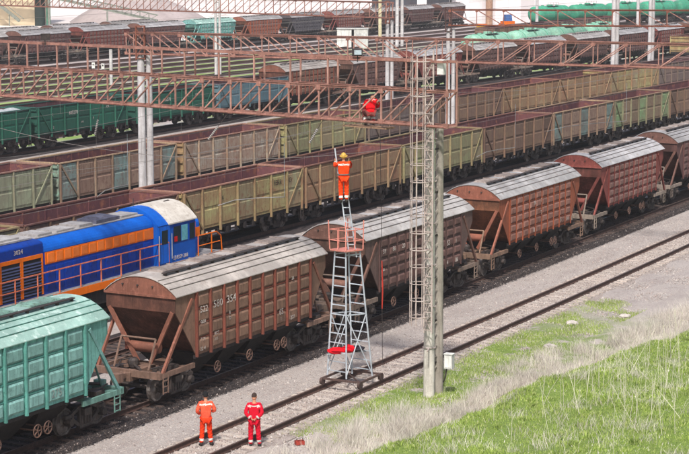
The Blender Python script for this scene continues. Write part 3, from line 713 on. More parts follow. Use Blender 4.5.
for s_, key, lab in ((226.5, 'umber', 'hopper wagon in the farthest line, only its grey roof showing at the left edge'), (241.8, 'plum', 'hopper wagon in the farthest line showing its roof behind the left edge wagons'), (257, 'umber', 'hopper wagon in the farthest line peeking over the brick red one')):
    o = copy_tree(ftree, None, HM[key]); place(o, s_, 167.0, 5); tag(o, lab, 'hopper wagon', 'hopper wagons in the farthest line')
kill(fproto)
# ------------------------------------------------------------ tank wagons
tg = paint('tank_green', (72, 160, 128), (54, 140, 112), (84, 104, 90), .7, .8, grime=.8); tg2 = paint('tank_pale', (146, 190, 168), (120, 172, 150), (120, 124, 112), .7, .8, grime=.8); tgb = paint('tank_band', (20, 142, 104), (16, 130, 96))
def make_tank(m):
    t = empty('tank_wagon')
    mb = MB(); prof = [(-5.55, .5), (-5.5, .95), (-5.35, 1.25), (-5.15, 1.43), (-4.9, 1.5), (4.9, 1.5), (5.15, 1.43), (5.35, 1.25), (5.5, .95), (5.55, .5)]
    mb.lathe((0, 0, 2.75), (1, 0, 0), prof, 28); mb.build('tank', m, t, smooth=True)
    d = MB(); d.lathe((0, 0, 4.1), (0, 0, 1), [(0, .6), (.35, .6), (.4, .5)], 14); d.build('dome', m, t); 
    for x in (-2.4, 2.4): d = MB(); d.lathe((x, 0, 4.15), (0, 0, 1), [(0, .3), (.2, .3), (.24, .2)], 10); d.build('hatch', m, t)
    g = MB()
    for x in (-3.7, 0, 3.7):
        g.ring((x, 0, 2.75), (1, 0, 0), 1.51, .035, 28, 4)
    g.build('band', tgb, t)
    g = MB(); g.box(-1.8, 1.8, -.9, -.5, 4.2, 4.25); 
    for x in (-1.8, -.9, 0, .9, 1.8): g.bar((x, -.9, 4.2), (x, -.9, 4.9), .03)
    g.bar((-1.8, -.9, 4.9), (1.8, -.9, 4.9), .03); g.path([(-.2, -1.55, 1.2), (-.2, -1.6, 2.9), (-.2, -.9, 4.2)], .03); g.path([(.2, -1.55, 1.2), (.2, -1.6, 2.9), (.2, -.9, 4.2)], .03)
    g.build('platform_ladder', iron2, t)
    u = MB(); u.box(-6, 6, -.25, .25, .85, 1.25)
    for q in (-1, 1): u.box(q*5.9-.1, q*5.9+.1, -1.4, 1.4, .95, 1.2); coupler(u, q*6, q); u.box(q*4.2-.3, q*4.2+.3, -1.2, 1.2, 1.15, 1.6); u.box(min(q*4.0, q*6), max(q*4.0, q*6), -1.4, -1.3, 1.0, 1.2)
    u.build('underframe', iron, t)
    make_bogie(t, -3.9, detail=False); make_bogie(t, 3.9, detail=False)
    return t
tk = make_tank(tg); tktree = tree(tk); 
for i, (s_, D_, lab) in enumerate(((0, 0, 'green tank wagon at the left end of the upper right tank line'), (1, 0, 'green tank wagon second in the upper right tank line'), (2, 0, 'green tank wagon third in the upper right tank line'), (3, 0, 'green tank wagon fourth in the upper right tank line'), (4, 0, 'green tank wagon at the upper right edge'))):
    o = copy_tree(tktree); q_ = Vector((35.3, 363.9, 0))+Vector((.654, .757, 0))*(6.3+13*s_); o.location = q_; o.rotation_euler = (0, 0, math.atan2(.757, .654)); tag(o, lab, 'tank wagon', 'green tank wagons in the far upper right')
for i, (s_, D_, lab) in enumerate(((243.5, 106.5, 'pale green tank wagon behind the dark hopper wagons, its dark green end showing'), (257, 106.5, 'pale green tank wagon behind the hopper roofs, left of the tall right pole'), (270.5, 106.5, 'pale green tank wagon between the tall right poles'), (284, 106.5, 'pale green tank wagon near the right edge behind the hopper roofs'))):
    o = copy_tree(tktree, None, {'tank_green': tg2}); place(o, s_, D_, 4); tag(o, lab, 'tank wagon', 'pale green tank wagons behind the middle hopper wagons')
kill(tk)
t = empty('railway_track', (35.3, 363.9, 0), math.atan2(.757, .654), 'track under the green tank wagons at the upper right', None, None, 'structure')
m = MB(); m.box(-6, 90, -1.6, 1.6, GZ-.1, GZ+.05); m.build('ballast_bed', bal_dark, t)['kind'] = 'stuff'
for y_ in (-.8, .8): m = MB(); m.box(-6, 90, y_-.05, y_+.05, -.2, 0); m.build('rail', railm, t)

# ------------------------------------------------------------ locomotive (x=0 at the right wall of the cab, long hood to -x)
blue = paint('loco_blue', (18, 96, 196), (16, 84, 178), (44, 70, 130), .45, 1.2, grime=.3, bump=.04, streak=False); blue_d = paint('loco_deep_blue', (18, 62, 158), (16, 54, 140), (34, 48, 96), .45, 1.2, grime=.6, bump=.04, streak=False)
blue_l = paint('loco_lit_blue', (30, 104, 206), (24, 90, 190), None, .5, 1.2, grime=.2, bump=.04)  # cab door's lit look put into a lighter blue
org = paint('loco_orange', (232, 116, 38), (216, 104, 36), (160, 84, 44), .5, 1.5, grime=.3, bump=.04, streak=False); org_l = paint('loco_pale_orange', (234, 130, 72), (224, 118, 58), (180, 100, 60), .55, 1.5, grime=.25, bump=.04, streak=False)
croof = paint('cab_roof_cream', (206, 200, 190), (182, 174, 164), (140, 126, 112), .7, 1.2, streak=False, grime=.5); groof = paint('loco_roof_grey', (160, 158, 158), (132, 128, 128), (96, 88, 84), .75, 1.6, streak=False, grime=.6); grey_b = paint('loco_slate', (96, 98, 116), (78, 80, 96), None, .7, 2)
handr = paint('handrail_salmon', (214, 130, 104), (196, 104, 74), (140, 80, 60), .6, 3)
lo = empty('locomotive'); pa, pb = P(76.3, C_L), P(64.3, C_L)
lo.location = (pa.x, pa.y, 0); lo.rotation_euler = (0, 0, math.atan2(pa.y-pb.y, pa.x-pb.x))
tag(lo, 'blue and orange diesel locomotive with a cream cab roof', 'locomotive')
mb = MB(); mb.box(-17.5, 2.3, -1.5, 1.5, 1.36, 1.48); mb.build('deck', groof, lo)
mb = MB()
for sg in (-1, 1): mb.box(-17.5, 2.3, sg*1.5-.03, sg*1.5+.03, 1.14, 1.46)
mb.box(2.27, 2.36, -1.47, 1.47, 1.0, 1.46); mb.build('sill', org, lo)
mb = MB(); mb.box(-17.3, 2.2, -1.1, 1.1, .7, 1.36); mb.box(-10.5, -5.5, -1.35, 1.35, .45, 1.3)
for q in (1,): coupler(mb, 2.3, 1)
mb.build('underframe', iron, lo)
def hood_profile(hw, z0, zs, zc, n=7):
    pts = [(-hw, z0), (-hw, zs)]
    for i in range(1, n): 
        a = math.pi*.5*i/n; pts.append((-hw+hw*.62*(1-math.cos(a)), zs+(zc-zs)*math.sin(a)))
    pts += [(-hw*.38, zc)]
    return pts + [(-y, z) for y, z in reversed(pts)]
HW = 1.22
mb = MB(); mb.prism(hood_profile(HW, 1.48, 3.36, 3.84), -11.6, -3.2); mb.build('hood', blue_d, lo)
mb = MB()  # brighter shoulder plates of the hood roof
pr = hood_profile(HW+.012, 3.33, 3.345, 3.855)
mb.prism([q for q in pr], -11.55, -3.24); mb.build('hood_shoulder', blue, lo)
mb = MB(); mb.box(-11.5, -3.25, -.72, .72, 3.84, 3.88); 
for x, wd, h in ((-10.6, 1.0, .10), (-9.1, 1.3, .08), (-7.6, 1.0, .12)): mb.box(x-wd/2, x+wd/2, -.6, .5, 3.875, 3.88+h)
mb.build('roof_hatches', groof, lo)
mb = MB(); mb.box(-6.8, -5.0, -.6, .5, 3.87, 4.04); mb.hexa([(-6.6, -.5, 4.04), (-5.2, -.5, 4.04), (-5.2, .45, 4.04), (-6.6, .45, 4.04), (-6.4, -.3, 4.14), (-5.4, -.3, 4.14), (-5.4, .3, 4.14), (-6.4, .3, 4.14)]); mb.build('exhaust_housing', grey_b, lo)
mb = MB(); mb.box(-4.7, -3.4, -.5, .5, 3.875, 3.97); mb.build('roof_hatches', groof, lo)
mb = MB(); mb.box(-11.45, -3.22, -HW-.022, -HW, 2.78, 3.30); mb.build('orange_band', org, lo)
n = 13; dxx = (11.3-3.4)/n; pn = MB().box(.05, dxx-.10, -HW-.04, -HW-.02, 2.84, 3.24).mesh('band_panel', org_l)
for i in range(n): o = bpy.data.objects.new('band_panel', pn); C.objects.link(o); o.parent = lo; o.location = (-11.35+i*dxx, 0, 0)
pn = MB().box(.035, dxx-.035, -HW-.03, -HW, 1.62, 2.66); pn.box(.12, dxx-.13, -HW-.045, -HW-.03, 1.75, 2.0); pn.box(.10, .14, -HW-.06, -HW-.03, 2.25, 2.4); pn = pn.mesh('hood_door', blue_d)
for i in range(n): o = bpy.data.objects.new('hood_door', pn); C.objects.link(o); o.parent = lo; o.location = (-11.35+i*dxx, 0, 0)
# radiator section
mb = MB(); mb.prism(hood_profile(HW+.02, 1.48, 3.72, 3.9), -17.2, -11.6); mb.build('radiator_housing', blue_d, lo); mb = MB(); mb.box(-17, -11.8, -.8, .8, 3.9, 3.97); mb.box(-16, -14.4, -.6, .6, 3.97, 4.05); mb.box(-13.9, -12.4, -.6, .6, 3.97, 4.05); mb.build('radiator_fan_deck', groof, lo)
for (x0, x1) in ((-13.05, -11.75), (-14.5, -13.2), (-15.9, -14.6)):
    f_ = MB(); yy = -HW-.02
    f_.box(x0-.08, x1+.08, yy-.05, yy, 3.14, 3.30); f_.box(x0-.08, x0+.02, yy-.05, yy, 1.55, 3.14); f_.box(x1-.02, x1+.08, yy-.05, yy, 1.55, 3.14)
    fo = f_.build('louvre_frame', org if x0 > -14 else org, lo)
    bk = MB(); bk.box(x0+.02, x1-.02, yy-.012, yy, 1.55, 3.14); bk.build('louvre_recess', black, fo)
    sl_m = MB().hexa([(x0+.02, yy-.05, 0), (x1-.02, yy-.05, 0), (x1-.02, yy-.03, 0), (x0+.02, yy-.03, 0), (x0+.02, yy-.02, .06), (x1-.02, yy-.02, .06), (x1-.02, yy-.012, .06), (x0+.02, yy-.012, .06)]).mesh('slat', plain('louvre_slat', (60, 66, 96), .6))
    for z in np.arange(1.62, 3.05, .13): o = bpy.data.objects.new('slat', sl_m); C.objects.link(o); o.parent = fo; o.location = (0, 0, z)
mb = MB(); mb.box(-11.3+.0, -11.3+.01, 0, .01, 3.4, 3.41)
tx = text_obj('3024', .27, letter, lo, (-13.6, -HW-.03, 3.48), rx, .004, 'number_plate', 1.15)
# cab
CW = 1.47
mb = MB(); mb.box(-3.2, 0, -CW, CW, 1.48, 3.40); mb.build('cab', blue, lo)
mb = MB(); N = 14; ys = np.linspace(-CW-.06, CW+.06, N+1)
pts = [(y, 3.38+.80*(1-abs(y/(CW+.06))**2.2)) for y in ys]
low = [(y, z-.06) for y, z in reversed(pts)]
mb.prism(pts+low, -2.35, .08); mb.build('cab_roof', croof, lo)
mb = MB(); mb.prism([(y*.985, z-.03) for y, z in pts]+[(CW*.98, 3.36), (-CW*.98, 3.36)], -3.2, -.02); mb.build('cab_gable', blue, lo)
mb = MB(); mb.box(-3.15, -2.2, -CW-.02, -CW, 1.55, 3.3); do = mb.build('cab_door', blue_l, lo)
mb = MB(); mb.box(-2.9, -2.4, -CW-.03, -CW-.02, 2.45, 3.1); mb.build('door_window', glass, do)
mb = MB(); mb.bar((-2.12, -CW-.07, 1.7), (-2.12, -CW-.07, 2.9), .035); mb.bar((-3.18, -CW-.07, 1.7), (-3.18, -CW-.07, 2.9), .035); mb.build('door_grab_rail', galv, lo)
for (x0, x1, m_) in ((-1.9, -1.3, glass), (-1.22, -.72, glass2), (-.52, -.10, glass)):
    f_ = MB(); f_.box(x0-.04, x1+.04, -CW-.015, -CW, 2.38, 3.22); fo = f_.build('window_frame', blue_d, lo)
    g_ = MB(); g_.box(x0, x1, -CW-.03, -CW-.015, 2.43, 3.17); g_.build('window_pane', m_, fo)
mb = MB(); mb.box(-1.85, -1.6, -CW-.032, -CW-.03, 2.45, 2.7); mb.build('red_curtain', plain('red_cloth', (200, 40, 40)), lo)
for (y0, y1) in ((-1.25, -.35), (.35, 1.25)):
    g_ = MB(); g_.box(0, .02, y0, y1, 2.45, 3.15); g_.build('window_pane', glass, lo)
mb = MB(); mb.box(-.02, .03, -CW, -CW+.2, 2.5, 3.2); mb.build('corner_stripe', org, lo)
text_obj('\u0426\u041c3SP-208', .26, letter, lo, (-1.95, -CW-.01, 1.60), rx, .004, 'number_lettering', 1.0)
# short nose beyond the cab
mb = MB(); mb.prism(hood_profile(.95, 1.48, 2.9, 3.35), .02, 1.15); mb.build('short_hood', blue, lo)
mb = MB(); mb.box(.03, 1.17, -.975, -.95, 2.3, 2.75); mb.box(1.15, 1.175, -.95, .95, 2.3, 2.75); mb.build('orange_band', org, lo)
# rails
mb = MB()
for x in np.arange(-16.9, -3.0, 1.53): mb.bar((x, -1.47, 1.46), (x, -1.47, 2.50), .045)
mb.bar((-16.9, -1.47, 2.50), (-2.3, -1.47, 2.50), .045); mb.bar((-16.9, -1.47, 2.0), (-2.3, -1.47, 2.0), .035); mb.bar((-2.3, -1.47, 1.46), (-2.3, -1.47, 2.5), .045)
mb.build('side_handrail', handr, lo)
mb = MB()
for x in np.arange(-16.9, -3.0, 1.53): mb.bar((x, 1.47, 1.46), (x, 1.47, 2.50), .045)
mb.bar((-16.9, 1.47, 2.50), (-3.3, 1.47, 2.50), .045); mb.build('side_handrail', handr, lo)
mb = MB()
for y in (-1.47, 1.47):
    mb.path([(.25, y, 1.46), (.25, y, 2.45), (1.9, y, 2.45), (2.3, y, 2.2), (2.45, y, 1.0)], .03); mb.path([(.25, y, 1.95), (2.2, y, 1.95)], .025); mb.bar((1.45, y, 1.46), (1.45, y, 2.45), .045)
for z in (1.0, .7, .4): mb.bar((2.3, -1.45, z), (2.3, -1.0, z), .04)
mb.bar((2.3, -1.47, .4), (2.3, -1.47, 1.4), .04); mb.bar((2.3, -1.0, .4), (2.3, -1.0, 1.4), .04)
mb.build('end_handrail', org, lo)
mb = MB(); mb.lathe((-.9, -.2, 4.12), (1, 0, 0), [(0, .02), (.1, .07), (.5, .1)], 8); mb.bar((-2.6, .3, 4.0), (-2.6, .3, 4.5), .03); mb.build('horn', iron2, lo)
for bx in (-1.4, -12.8):
    for k in (-.95, .95): make_bogie(lo, bx+k, 1.7, False)

# ------------------------------------------------------------ lattice gantries
def gantry(name, A, B, z0, z1, wd, panel, label, group=None, rail=None, mat=pinkrust, mat2=pinkrust2, th=.10, diag='N', hand_panel=1.8):
    A, B = Vector((*A, 0)), Vector((*B, 0)); L = (B-A).length; h = math.atan2((B-A).y, (B-A).x)
    t = empty(name, A, h, label, 'gantry', group)
    n = max(2, round(L/panel)); d = L/n
    # wd offsets both truss faces along local +y or -y
    for y in (0, wd):
        for z in (z0, z1):
            c = MB(); c.box(0, L, y-.035, y+.035, z-th/2, z+th/2); c.box(0, L, y-.07, y+.07, z-.012 if z == z0 else z+th/2-.024, z+.012 if z == z0 else z+th/2); c.build('chord', mat, t)
        vme = MB().bar((0, 0, z0), (0, 0, z1), .055).mesh('upright', mat2); dm = MB().bar((0, 0, z0), (d, 0, z1), .05).mesh('diagonal', mat2); dm2 = MB().bar((0, 0, z1), (d, 0, z0), .05).mesh('diagonal', mat2)
        for i in range(n+1):
            o = bpy.data.objects.new('upright', vme); C.objects.link(o); o.parent = t; o.location = (i*d, y, 0)
            if i < n:
                if diag == 'N': o = bpy.data.objects.new('diagonal', dm2)
                elif diag == 'M': o = bpy.data.objects.new('diagonal', dm)
                else: o = bpy.data.objects.new('diagonal', dm2 if i < n*.5 else dm)
                C.objects.link(o); o.parent = t; o.location = (i*d, y, 0)
    gp_ = MB().box(-.10, .10, -.012, .012, -.10, .08).mesh('gusset_plate', mat)
    for i in range(n+1):
        for z in (z0+.06, z1-.06): o = bpy.data.objects.new('gusset_plate', gp_); C.objects.link(o); o.parent = t; o.location = (i*d, -.05 if wd > 0 else .05, z)
    c = MB()
    for i in range(n+1):
        for z in (z0, z1): c.bar((i*d, min(0, wd), z), (i*d, max(0, wd), z), .05)
        pass
    o = c.build('cross_bracing', mat2, t); o['kind'] = 'stuff'
    if rail:
        nr = round(L/hand_panel); dr = L/nr
        for y in (0, wd):
            pm_ = MB().bar((0, 0, z1), (0, 0, rail), .055).mesh('rail_post', mat2)
            for i in range(nr+1):
                o = bpy.data.objects.new('rail_post', pm_); C.objects.link(o); o.parent = t; o.location = (i*dr, y, 0)
            c = MB(); c.bar((0, y, rail), (L, y, rail), .085 if y == 0 else .06); c.build('hand_rail', mat, t)
        c = MB(); c.box(0, L, min(0.08, wd+.08) if wd < 0 else .08, max(-.08, wd-.08) if wd > 0 else -.08, z1+th/2, z1+th/2+.03) if False else None
    return t
hA = R(142.5); uA = Vector((math.cos(hA), math.sin(hA), 0)); PA = Vector((3.22, 68.24, 0))
A0 = PA - uA*.55; A1 = PA + uA*30
GA = gantry('gantry', A0[:2], A1[:2], 9.87, 11.12, -.62, 1.47, 'nearest pinkish lattice gantry with a tall walkway railing, ending on the twin pole', None, 12.2, diag='N')
GCt = gantry('gantry', (-12.9, 113.1), (19.8, 99.13), 9.87, 11.1, .9, 1.75, 'pink lattice gantry starting at the left twin pole and out of the right edge', None, None, diag='X')
GEt = gantry('gantry', (8.3, 151.4), (29.5, 149.6), 9.87, 11.1, .9, 2.2, 'rusty lattice gantry from the dark mast to the right edge, above the tank wagons', None, None, diag='N', mat=rustcap, mat2=pinkrust)
GFt = gantry('gantry', (4.2, 167.1), (-40.5, 204.5), 9.87, 11.2, .9, 1.9, 'pink lattice gantry along the top left of the photo', None, None, diag='N')
# ------------------------------------------------------------ poles
def pole(loc, h, r0, r1, mat, label, cat='pole', group=None, twin=None, cap=None, name='concrete_pole', capm=None):
    t = empty(name, loc, 0, label, cat, group)
    m = MB(); m.tube((0, 0, -.3), (0, 0, h), r0, 14, r1); m.build('shaft', mat, t, smooth=True)
    if twin is not None:
        m = MB(); m.tube((twin[0], twin[1], -.3), (twin[0], twin[1], h), r0*.9, 14, r1*.85); m.build('second_shaft', twin[2] if len(twin) > 2 else mat, t, smooth=True)
        m = MB()
        for z in np.arange(1.2, h-.3, 1.6): m.bar((0, 0, z), (twin[0], twin[1], z), .06)
        m.build('spacer', iron2, t)['kind'] = 'stuff'
    if cap:
        m = MB(); c = cap; 
        for sx in (-1, 1):
            for sy in (-1, 1): m.bar((sx*c, sy*c, h-.3), (sx*c, sy*c, h+1.7), .07)
        for z in (h-.2, h+.5, h+1.2, h+1.68): 
            for sx in (-1, 1): m.bar((sx*c, -c, z), (sx*c, c, z), .06); m.bar((-c, sx*c, z), (c, sx*c, z), .06)
        m.bar((-c, -c, h-.2), (c, -c, h+.7), .05); m.bar((c, -c, h+.7), (-c, -c, h+1.6), .05)
        m.build('steel_head', capm or rustcap, t)
    return t
bp_ = pole((3.13, 69.1, GZ), 10.1, .215, .165, conc, 'tall weathered concrete twin pole standing in the grass, nearest of all poles', 'pole', None, (.37, .62, conc_d))
m = MB()
for z in np.arange(.9, 9.9, .42): m.bar((.12, .30, z), (.30, .36, z+.2), .03)
m.build('lattice_web', conc_d, bp_)
jb = empty('junction_box', (3.13+.74, 69.1, GZ+1.35), R(-25), 'white junction box fixed to the near concrete pole', 'junction box')
m = MB(); m.box(-.17, .2, -.16, .14, -.32, .3); m.build('box_body', white, jb); m = MB(); m.box(-.19, .22, -.18, .16, .3, .34); m.build('box_lid', white, jb)
m = MB(); m.box(-.13, .16, -.172, -.16, -.26, .24); m.build('box_door', white, jb); m = MB(); m.tube((-.1, 0, -.32), (-.16, 0, -.7), .03); m.tube((-.16, 0, -.7), (-.3, 0.1, -1.0), .03); m.build('conduit', iron2, jb); jb.scale = (.85, .85, .85)
pole((-12.05, 113.0, GZ), 10.1, .25, .21, conc_w, 'pale concrete twin pole behind the maroon gondola, left part of the photo', 'pole', None, (.46, .15), .25)
def one(x, y, h, lab, **k): return pole((x, y, GZ), h, k.pop('r0', .2), k.pop('r1', .16), k.pop('mat', conc_w), lab, 'pole', 'pale concrete poles', **k)
one(8.22, 151.6, 9.9, 'pale concrete twin pole in the middle holding the dark steel mast', twin=(.42, .1), cap=.22, capm=paint('dark_mast', (92, 66, 62), (70, 54, 52)))
one(3.75, 167.3, 9.9, 'white twin pole left of the middle pole, with a rusty head', twin=(.4, .1), cap=.16)
one(29.3, 208.6, 13.0, 'tall white twin pole on the right with a rusty top', r0=.26, r1=.22, twin=(.42, .1), cap=.26)
one(34.5, 216.3, 13.0, 'slimmer white pole near the right edge with a rusty top', r0=.22, r1=.2, twin=(.36, .1), cap=.2)
one(-16.1, 239.5, 10.0, 'white twin pole among the green strips, upper left', twin=(.48, .1), cap=.2, r0=.22)
one(-27.4, 224.1, 4.2, 'short white concrete stub post among the green strips', r0=.2, r1=.2)
one(8.35, 304.3, 14, 'pale pole behind the long gantry, just right of the white hut', twin=(.8, .2), r0=.3, r1=.26)
one(6.18, 333.2, 14, 'yellowish pole right behind the white hut', mat=paint('yellowish_pole', (214, 206, 168), (196, 186, 150)), r0=.32, r1=.28)
one(35.2, 350.7, 13, 'pale pole beside the end of the farthest tank wagon', r0=.3, r1=.25)
one(33.6, 395.0, 14, 'pale grey pole in front of the pale works wall', r0=.4, r1=.35)
one(50.5, 330.0, 14, 'pale pole among the far tank wagons', r0=.3, r1=.25)
# caged ladder beside the near pole
cagem = paint('cage_pale_steel', (184, 172, 166), (160, 148, 142), (140, 112, 104), .7, 3)
cl = empty('caged_ladder', (2.72, 68.35, 0), R(-20), 'pinkish caged ladder hanging beside the tall twin pole', 'ladder')
m = MB()
for x in (.16, .46): m.bar((x, .1, 2.3), (x, .1, 12.6), .045)
m.build('stile', cagem, cl)
rg = MB().bar((.16, .1, 0), (.46, .1, 0), .03).mesh('rung', cagem)
for z in np.arange(2.4, 12.5, .33): o = bpy.data.objects.new('rung', rg); C.objects.link(o); o.parent = cl; o.location = (0, 0, z)
hp = MB(); hp.ring((0, 0, 0), (0, 0, 1), .34, .02, 18, 5); hp = hp.mesh('hoop', cagem)
for z in np.arange(2.9, 12.7, .62): o = bpy.data.objects.new('hoop', hp); C.objects.link(o); o.parent = cl; o.location = (0, 0, z)
m = MB()
for a in (130, 165, 200, 235, 270, 305): m.bar((.34*math.cos(R(a)), .34*math.sin(R(a)), 2.6), (.34*math.cos(R(a)), .34*math.sin(R(a)), 12.4), .022)
m.build('cage_strip', cagem, cl); m = MB()
for i_, z in enumerate(np.arange(2.3, 12.2, .62)): m.bar((.16, .1, z), (.10, .62, z+.31), .028); m.bar((.10, .62, z+.31), (.46, .1, z+.62), .028); m.bar((.16 if i_ % 2 else .46, .12, z), (.46 if i_ % 2 else .16, .12, z+.62), .026)
for x in (-.02, .28): m.bar((x, .62, 2.3), (x, .62, 12.4), .04)
m.build('lacing', cagem, cl)['kind'] = 'stuff'
m = MB()
for z in np.arange(1.6, 9.6, 1.55): m.bar((.3, .1, z), (.18, .68, z), .05); m.ring((.13, .845, z), (0, 0, 1), .235, .02, 14, 5)
m.build('clamp', cagem, cl)['kind'] = 'stuff'
# things hanging on the gantries
def floodlight(loc, rz, lab):
    t = empty('floodlight', loc, rz, lab, 'floodlight'); t.scale = (.7, .7, .7)
    m = MB(); m.hexa([(-.22, -.12, -.15), (.22, -.12, -.15), (.28, .16, -.2), (-.28, .16, -.2), (-.22, -.06, .15), (.22, -.06, .15), (.28, .2, .2), (-.28, .2, .2)]); m.build('lamp_body', iron2, t)
    m = MB(); m.hexa([(-.19, -.128, -.12), (.19, -.128, -.12), (.19, -.115, -.12), (-.19, -.115, -.12), (-.19, -.075, .12), (.19, -.075, .12), (.19, -.06, .12), (-.19, -.06, .12)]); m.build('lamp_glass', plain('lamp_glass', (170, 184, 190), .15), t)
    m = MB(); m.bar((0, .05, -.5), (0, .05, -.1), .05); m.build('bracket', iron2, t)
q = PA+uA*3.45; floodlight((q.x, q.y-.15, 12.42), R(6), 'small floodlight on the gantry railing above the second worker')
q = PA+uA*19.9; floodlight((q.x, q.y-.1, 12.5), R(-160), 'dark floodlight on the gantry railing at the upper left')
def insulator(p, q, lab):
    t = empty('insulator', p, 0, lab, 'insulator', 'insulators hanging from the gantry'); p = Vector(p); q = Vector(q); d = (q-p)
    m = MB(); m.tube((0, 0, 0), d*.45, .012, 5); m.build('hanger', iron2, t)
    m = MB(); N = 9; m.lathe(d*.42, d, [x for i in range(N) for x in ((i*.075, .025), (i*.075+.03, .052), (i*.075+.05, .025))], 8); m.build('insulator_string', porc, t)
a = PA+uA*16.7; insulator((a.x, a.y, 9.8), (a.x-.35, a.y+.2, 8.3), 'white insulator hanging from the gantry in front of the dark green gondola')
a = PA+uA*9.8; insulator((a.x, a.y, 9.8), (a.x-.95, a.y+.3, 8.55), 'white insulator slanting down from the gantry in front of the pale gondola')
a = PA+uA*5.1; insulator((a.x, a.y, 9.8), (a.x-.45, a.y+.3, 9.0), 'white insulator hanging above the man on the ladder')
def cantilever(p, q, lab, h=1.2):
    t = empty('cantilever_arm', p, 0, lab, 'wire arm', 'contact wire arms'); p = Vector(p); q = Vector(q); d = q-p; u = Vector((0, 0, 1))
    m = MB(); m.path([(0, 0, 0), d*.25+u*.18, d*.6+u*.22, d+u*.2], .017, 6); m.build('arm_tube', plain('dull_arm_steel', (132, 130, 130), .6), t); 
    m = MB(); m.tube(d+u*.2, d+u*(h+3.5)*.5, .008, 4); m.build('arm_dropper', galv, t)
cantilever((-10.23, 78.17, 6.0), (-9.13, 79.8, 6.1), 'pale contact wire arm above the locomotive hood'); cantilever((-5.01, 74.82, 6.1), (-2.4, 75.5, 6.15), 'long pale contact wire arm in front of the yellow green gondola'); cantilever((11.15, 104.62, 6.1), (15.93, 107.58, 6.2), 'pale contact wire arm on the right, above the orange hopper wagon')
cantilever((6.4, 92.0, 6.1), (8.4, 93.5, 6.2), 'pale contact wire arm right of the caged ladder')
wb_ = empty('control_cabinet', (PA.x+.25, PA.y+.05, 12.0), R(-30), 'white box mounted on the gantry end near the twin pole', 'box')
m = MB(); m.box(-.13, .13, -.1, .1, -.26, .24); m.build('box_body', white, wb_); m = MB(); m.box(-.145, .145, -.115, .115, .24, .27); m.build('box_lid', white, wb_)
#@@MORE
# ------------------------------------------------------------ inspection ladder tower on the nearest track
tw = empty('ladder_tower', (0, 0, 0), 0, 'wheeled galvanised ladder tower with a pink basket, standing on the nearest track', 'ladder tower')
w0 = P(61.0, C_N-.8, 0); w1 = P(61.0, C_N+.8, 0); w2 = P(62.7, C_N-.8, 0); w3 = P(62.7, C_N+.8, 0)
cen = (w0+w1+w2+w3)/4; tw.location = cen; rel = lambda q: Vector(q)-cen
m = MB(); trolley = paint('trolley_steel', (84, 68, 64), (66, 54, 52), (110, 80, 66), .8, 4)
for a, b in ((w0, w1), (w2, w3), (w0, w2), (w1, w3)): m.bar(rel(a)+Vector((0, 0, .24)), rel(b)+Vector((0, 0, .24)), .07)
m.bar(rel(w0)+Vector((0, 0, .24)), rel(w3)+Vector((0, 0, .24)), .04); m.build('trolley_frame', trolley, tw)
for q in (w0, w1, w2, w3):
    a = (w1-w0).normalized(); m = MB(); m.lathe((0, 0, 0), a, [(-.05, .15), (-.03, .15), (-.02, .13), (.06, .13), (.06, .05)], 14); m.build('trolley_wheel', trolley, tw, rel(q)+Vector((0, 0, .14)))
HT = 5.1
bot = [Vector((cen.x+dx_, cen.y+dy_, .22)) for dx_, dy_ in ((-.92, .10), (-.20, -.42), (.02, .52), (.78, .06))]
top = [Vector((cen.x+dx_, cen.y+dy_, HT-.05)) for dx_, dy_ in ((-.62, .02), (-.22, -.30), (-.12, .36), (.30, .02))]
bot = [rel(q) for q in bot]; top = [rel(q) for q in top]
gw = paint('ladder_zinc', (190, 198, 206), (168, 176, 186), (130, 132, 136), .5, 3, grime=.2)
for a, b in zip(bot, top): m = MB(); m.tube(a, b, .032, 8); m.build('leg', gw, tw)
for (i, j) in ((0, 1), (2, 3)):
    for k in range(13):
        f = (k+.7)/13.4; m = MB(); m.bar(bot[i].lerp(top[i], f), bot[j].lerp(top[j], f), .035); m.build('rung', gw, tw)
for (i, j) in ((1, 3), (0, 2)):
    for f0, f1 in ((.02, .5), (.5, .02)): m = MB(); m.tube(bot[i].lerp(top[i], f0), bot[j].lerp(top[j], f1), .022, 6); m.build('cross_brace', gw, tw)
    for f in (.5, .97): m = MB(); m.bar(bot[i].lerp(top[i], f), bot[j].lerp(top[j], f), .04); m.build('spreader', gw, tw)
m = MB(); m.tube(bot[0].lerp(top[0], .1), bot[1].lerp(top[1], .55), .02, 6); m.build('cross_brace', gw, tw)
bk = [Vector((-.82, .0, HT)), Vector((-.22, -.52, HT)), Vector((.42, -.05, HT)), Vector((-.14, .5, HT))]
pk = paint('basket_pink', (222, 148, 136), (204, 126, 114), (150, 90, 78), .6, 3)
m = MB(); m.hexa([q+Vector((0, 0, -.05)) for q in bk]+[q for q in bk]); m.build('platform', pk, tw)
bm_ = MB()
for i in range(4):
    a, b = bk[i], bk[(i+1) % 4]
    for z in (.35, .75): bm_.bar(a*1.0+Vector((0, 0, z)), b+Vector((0, 0, z)), .025)
    bm_.bar(a, a*1.06+Vector((0, 0, .78)), .04); bm_.bar((a+b)/2, (a+b)/2+Vector((0, 0, .75)), .03)
    pass
bm_.build('basket_rail', pk, tw)
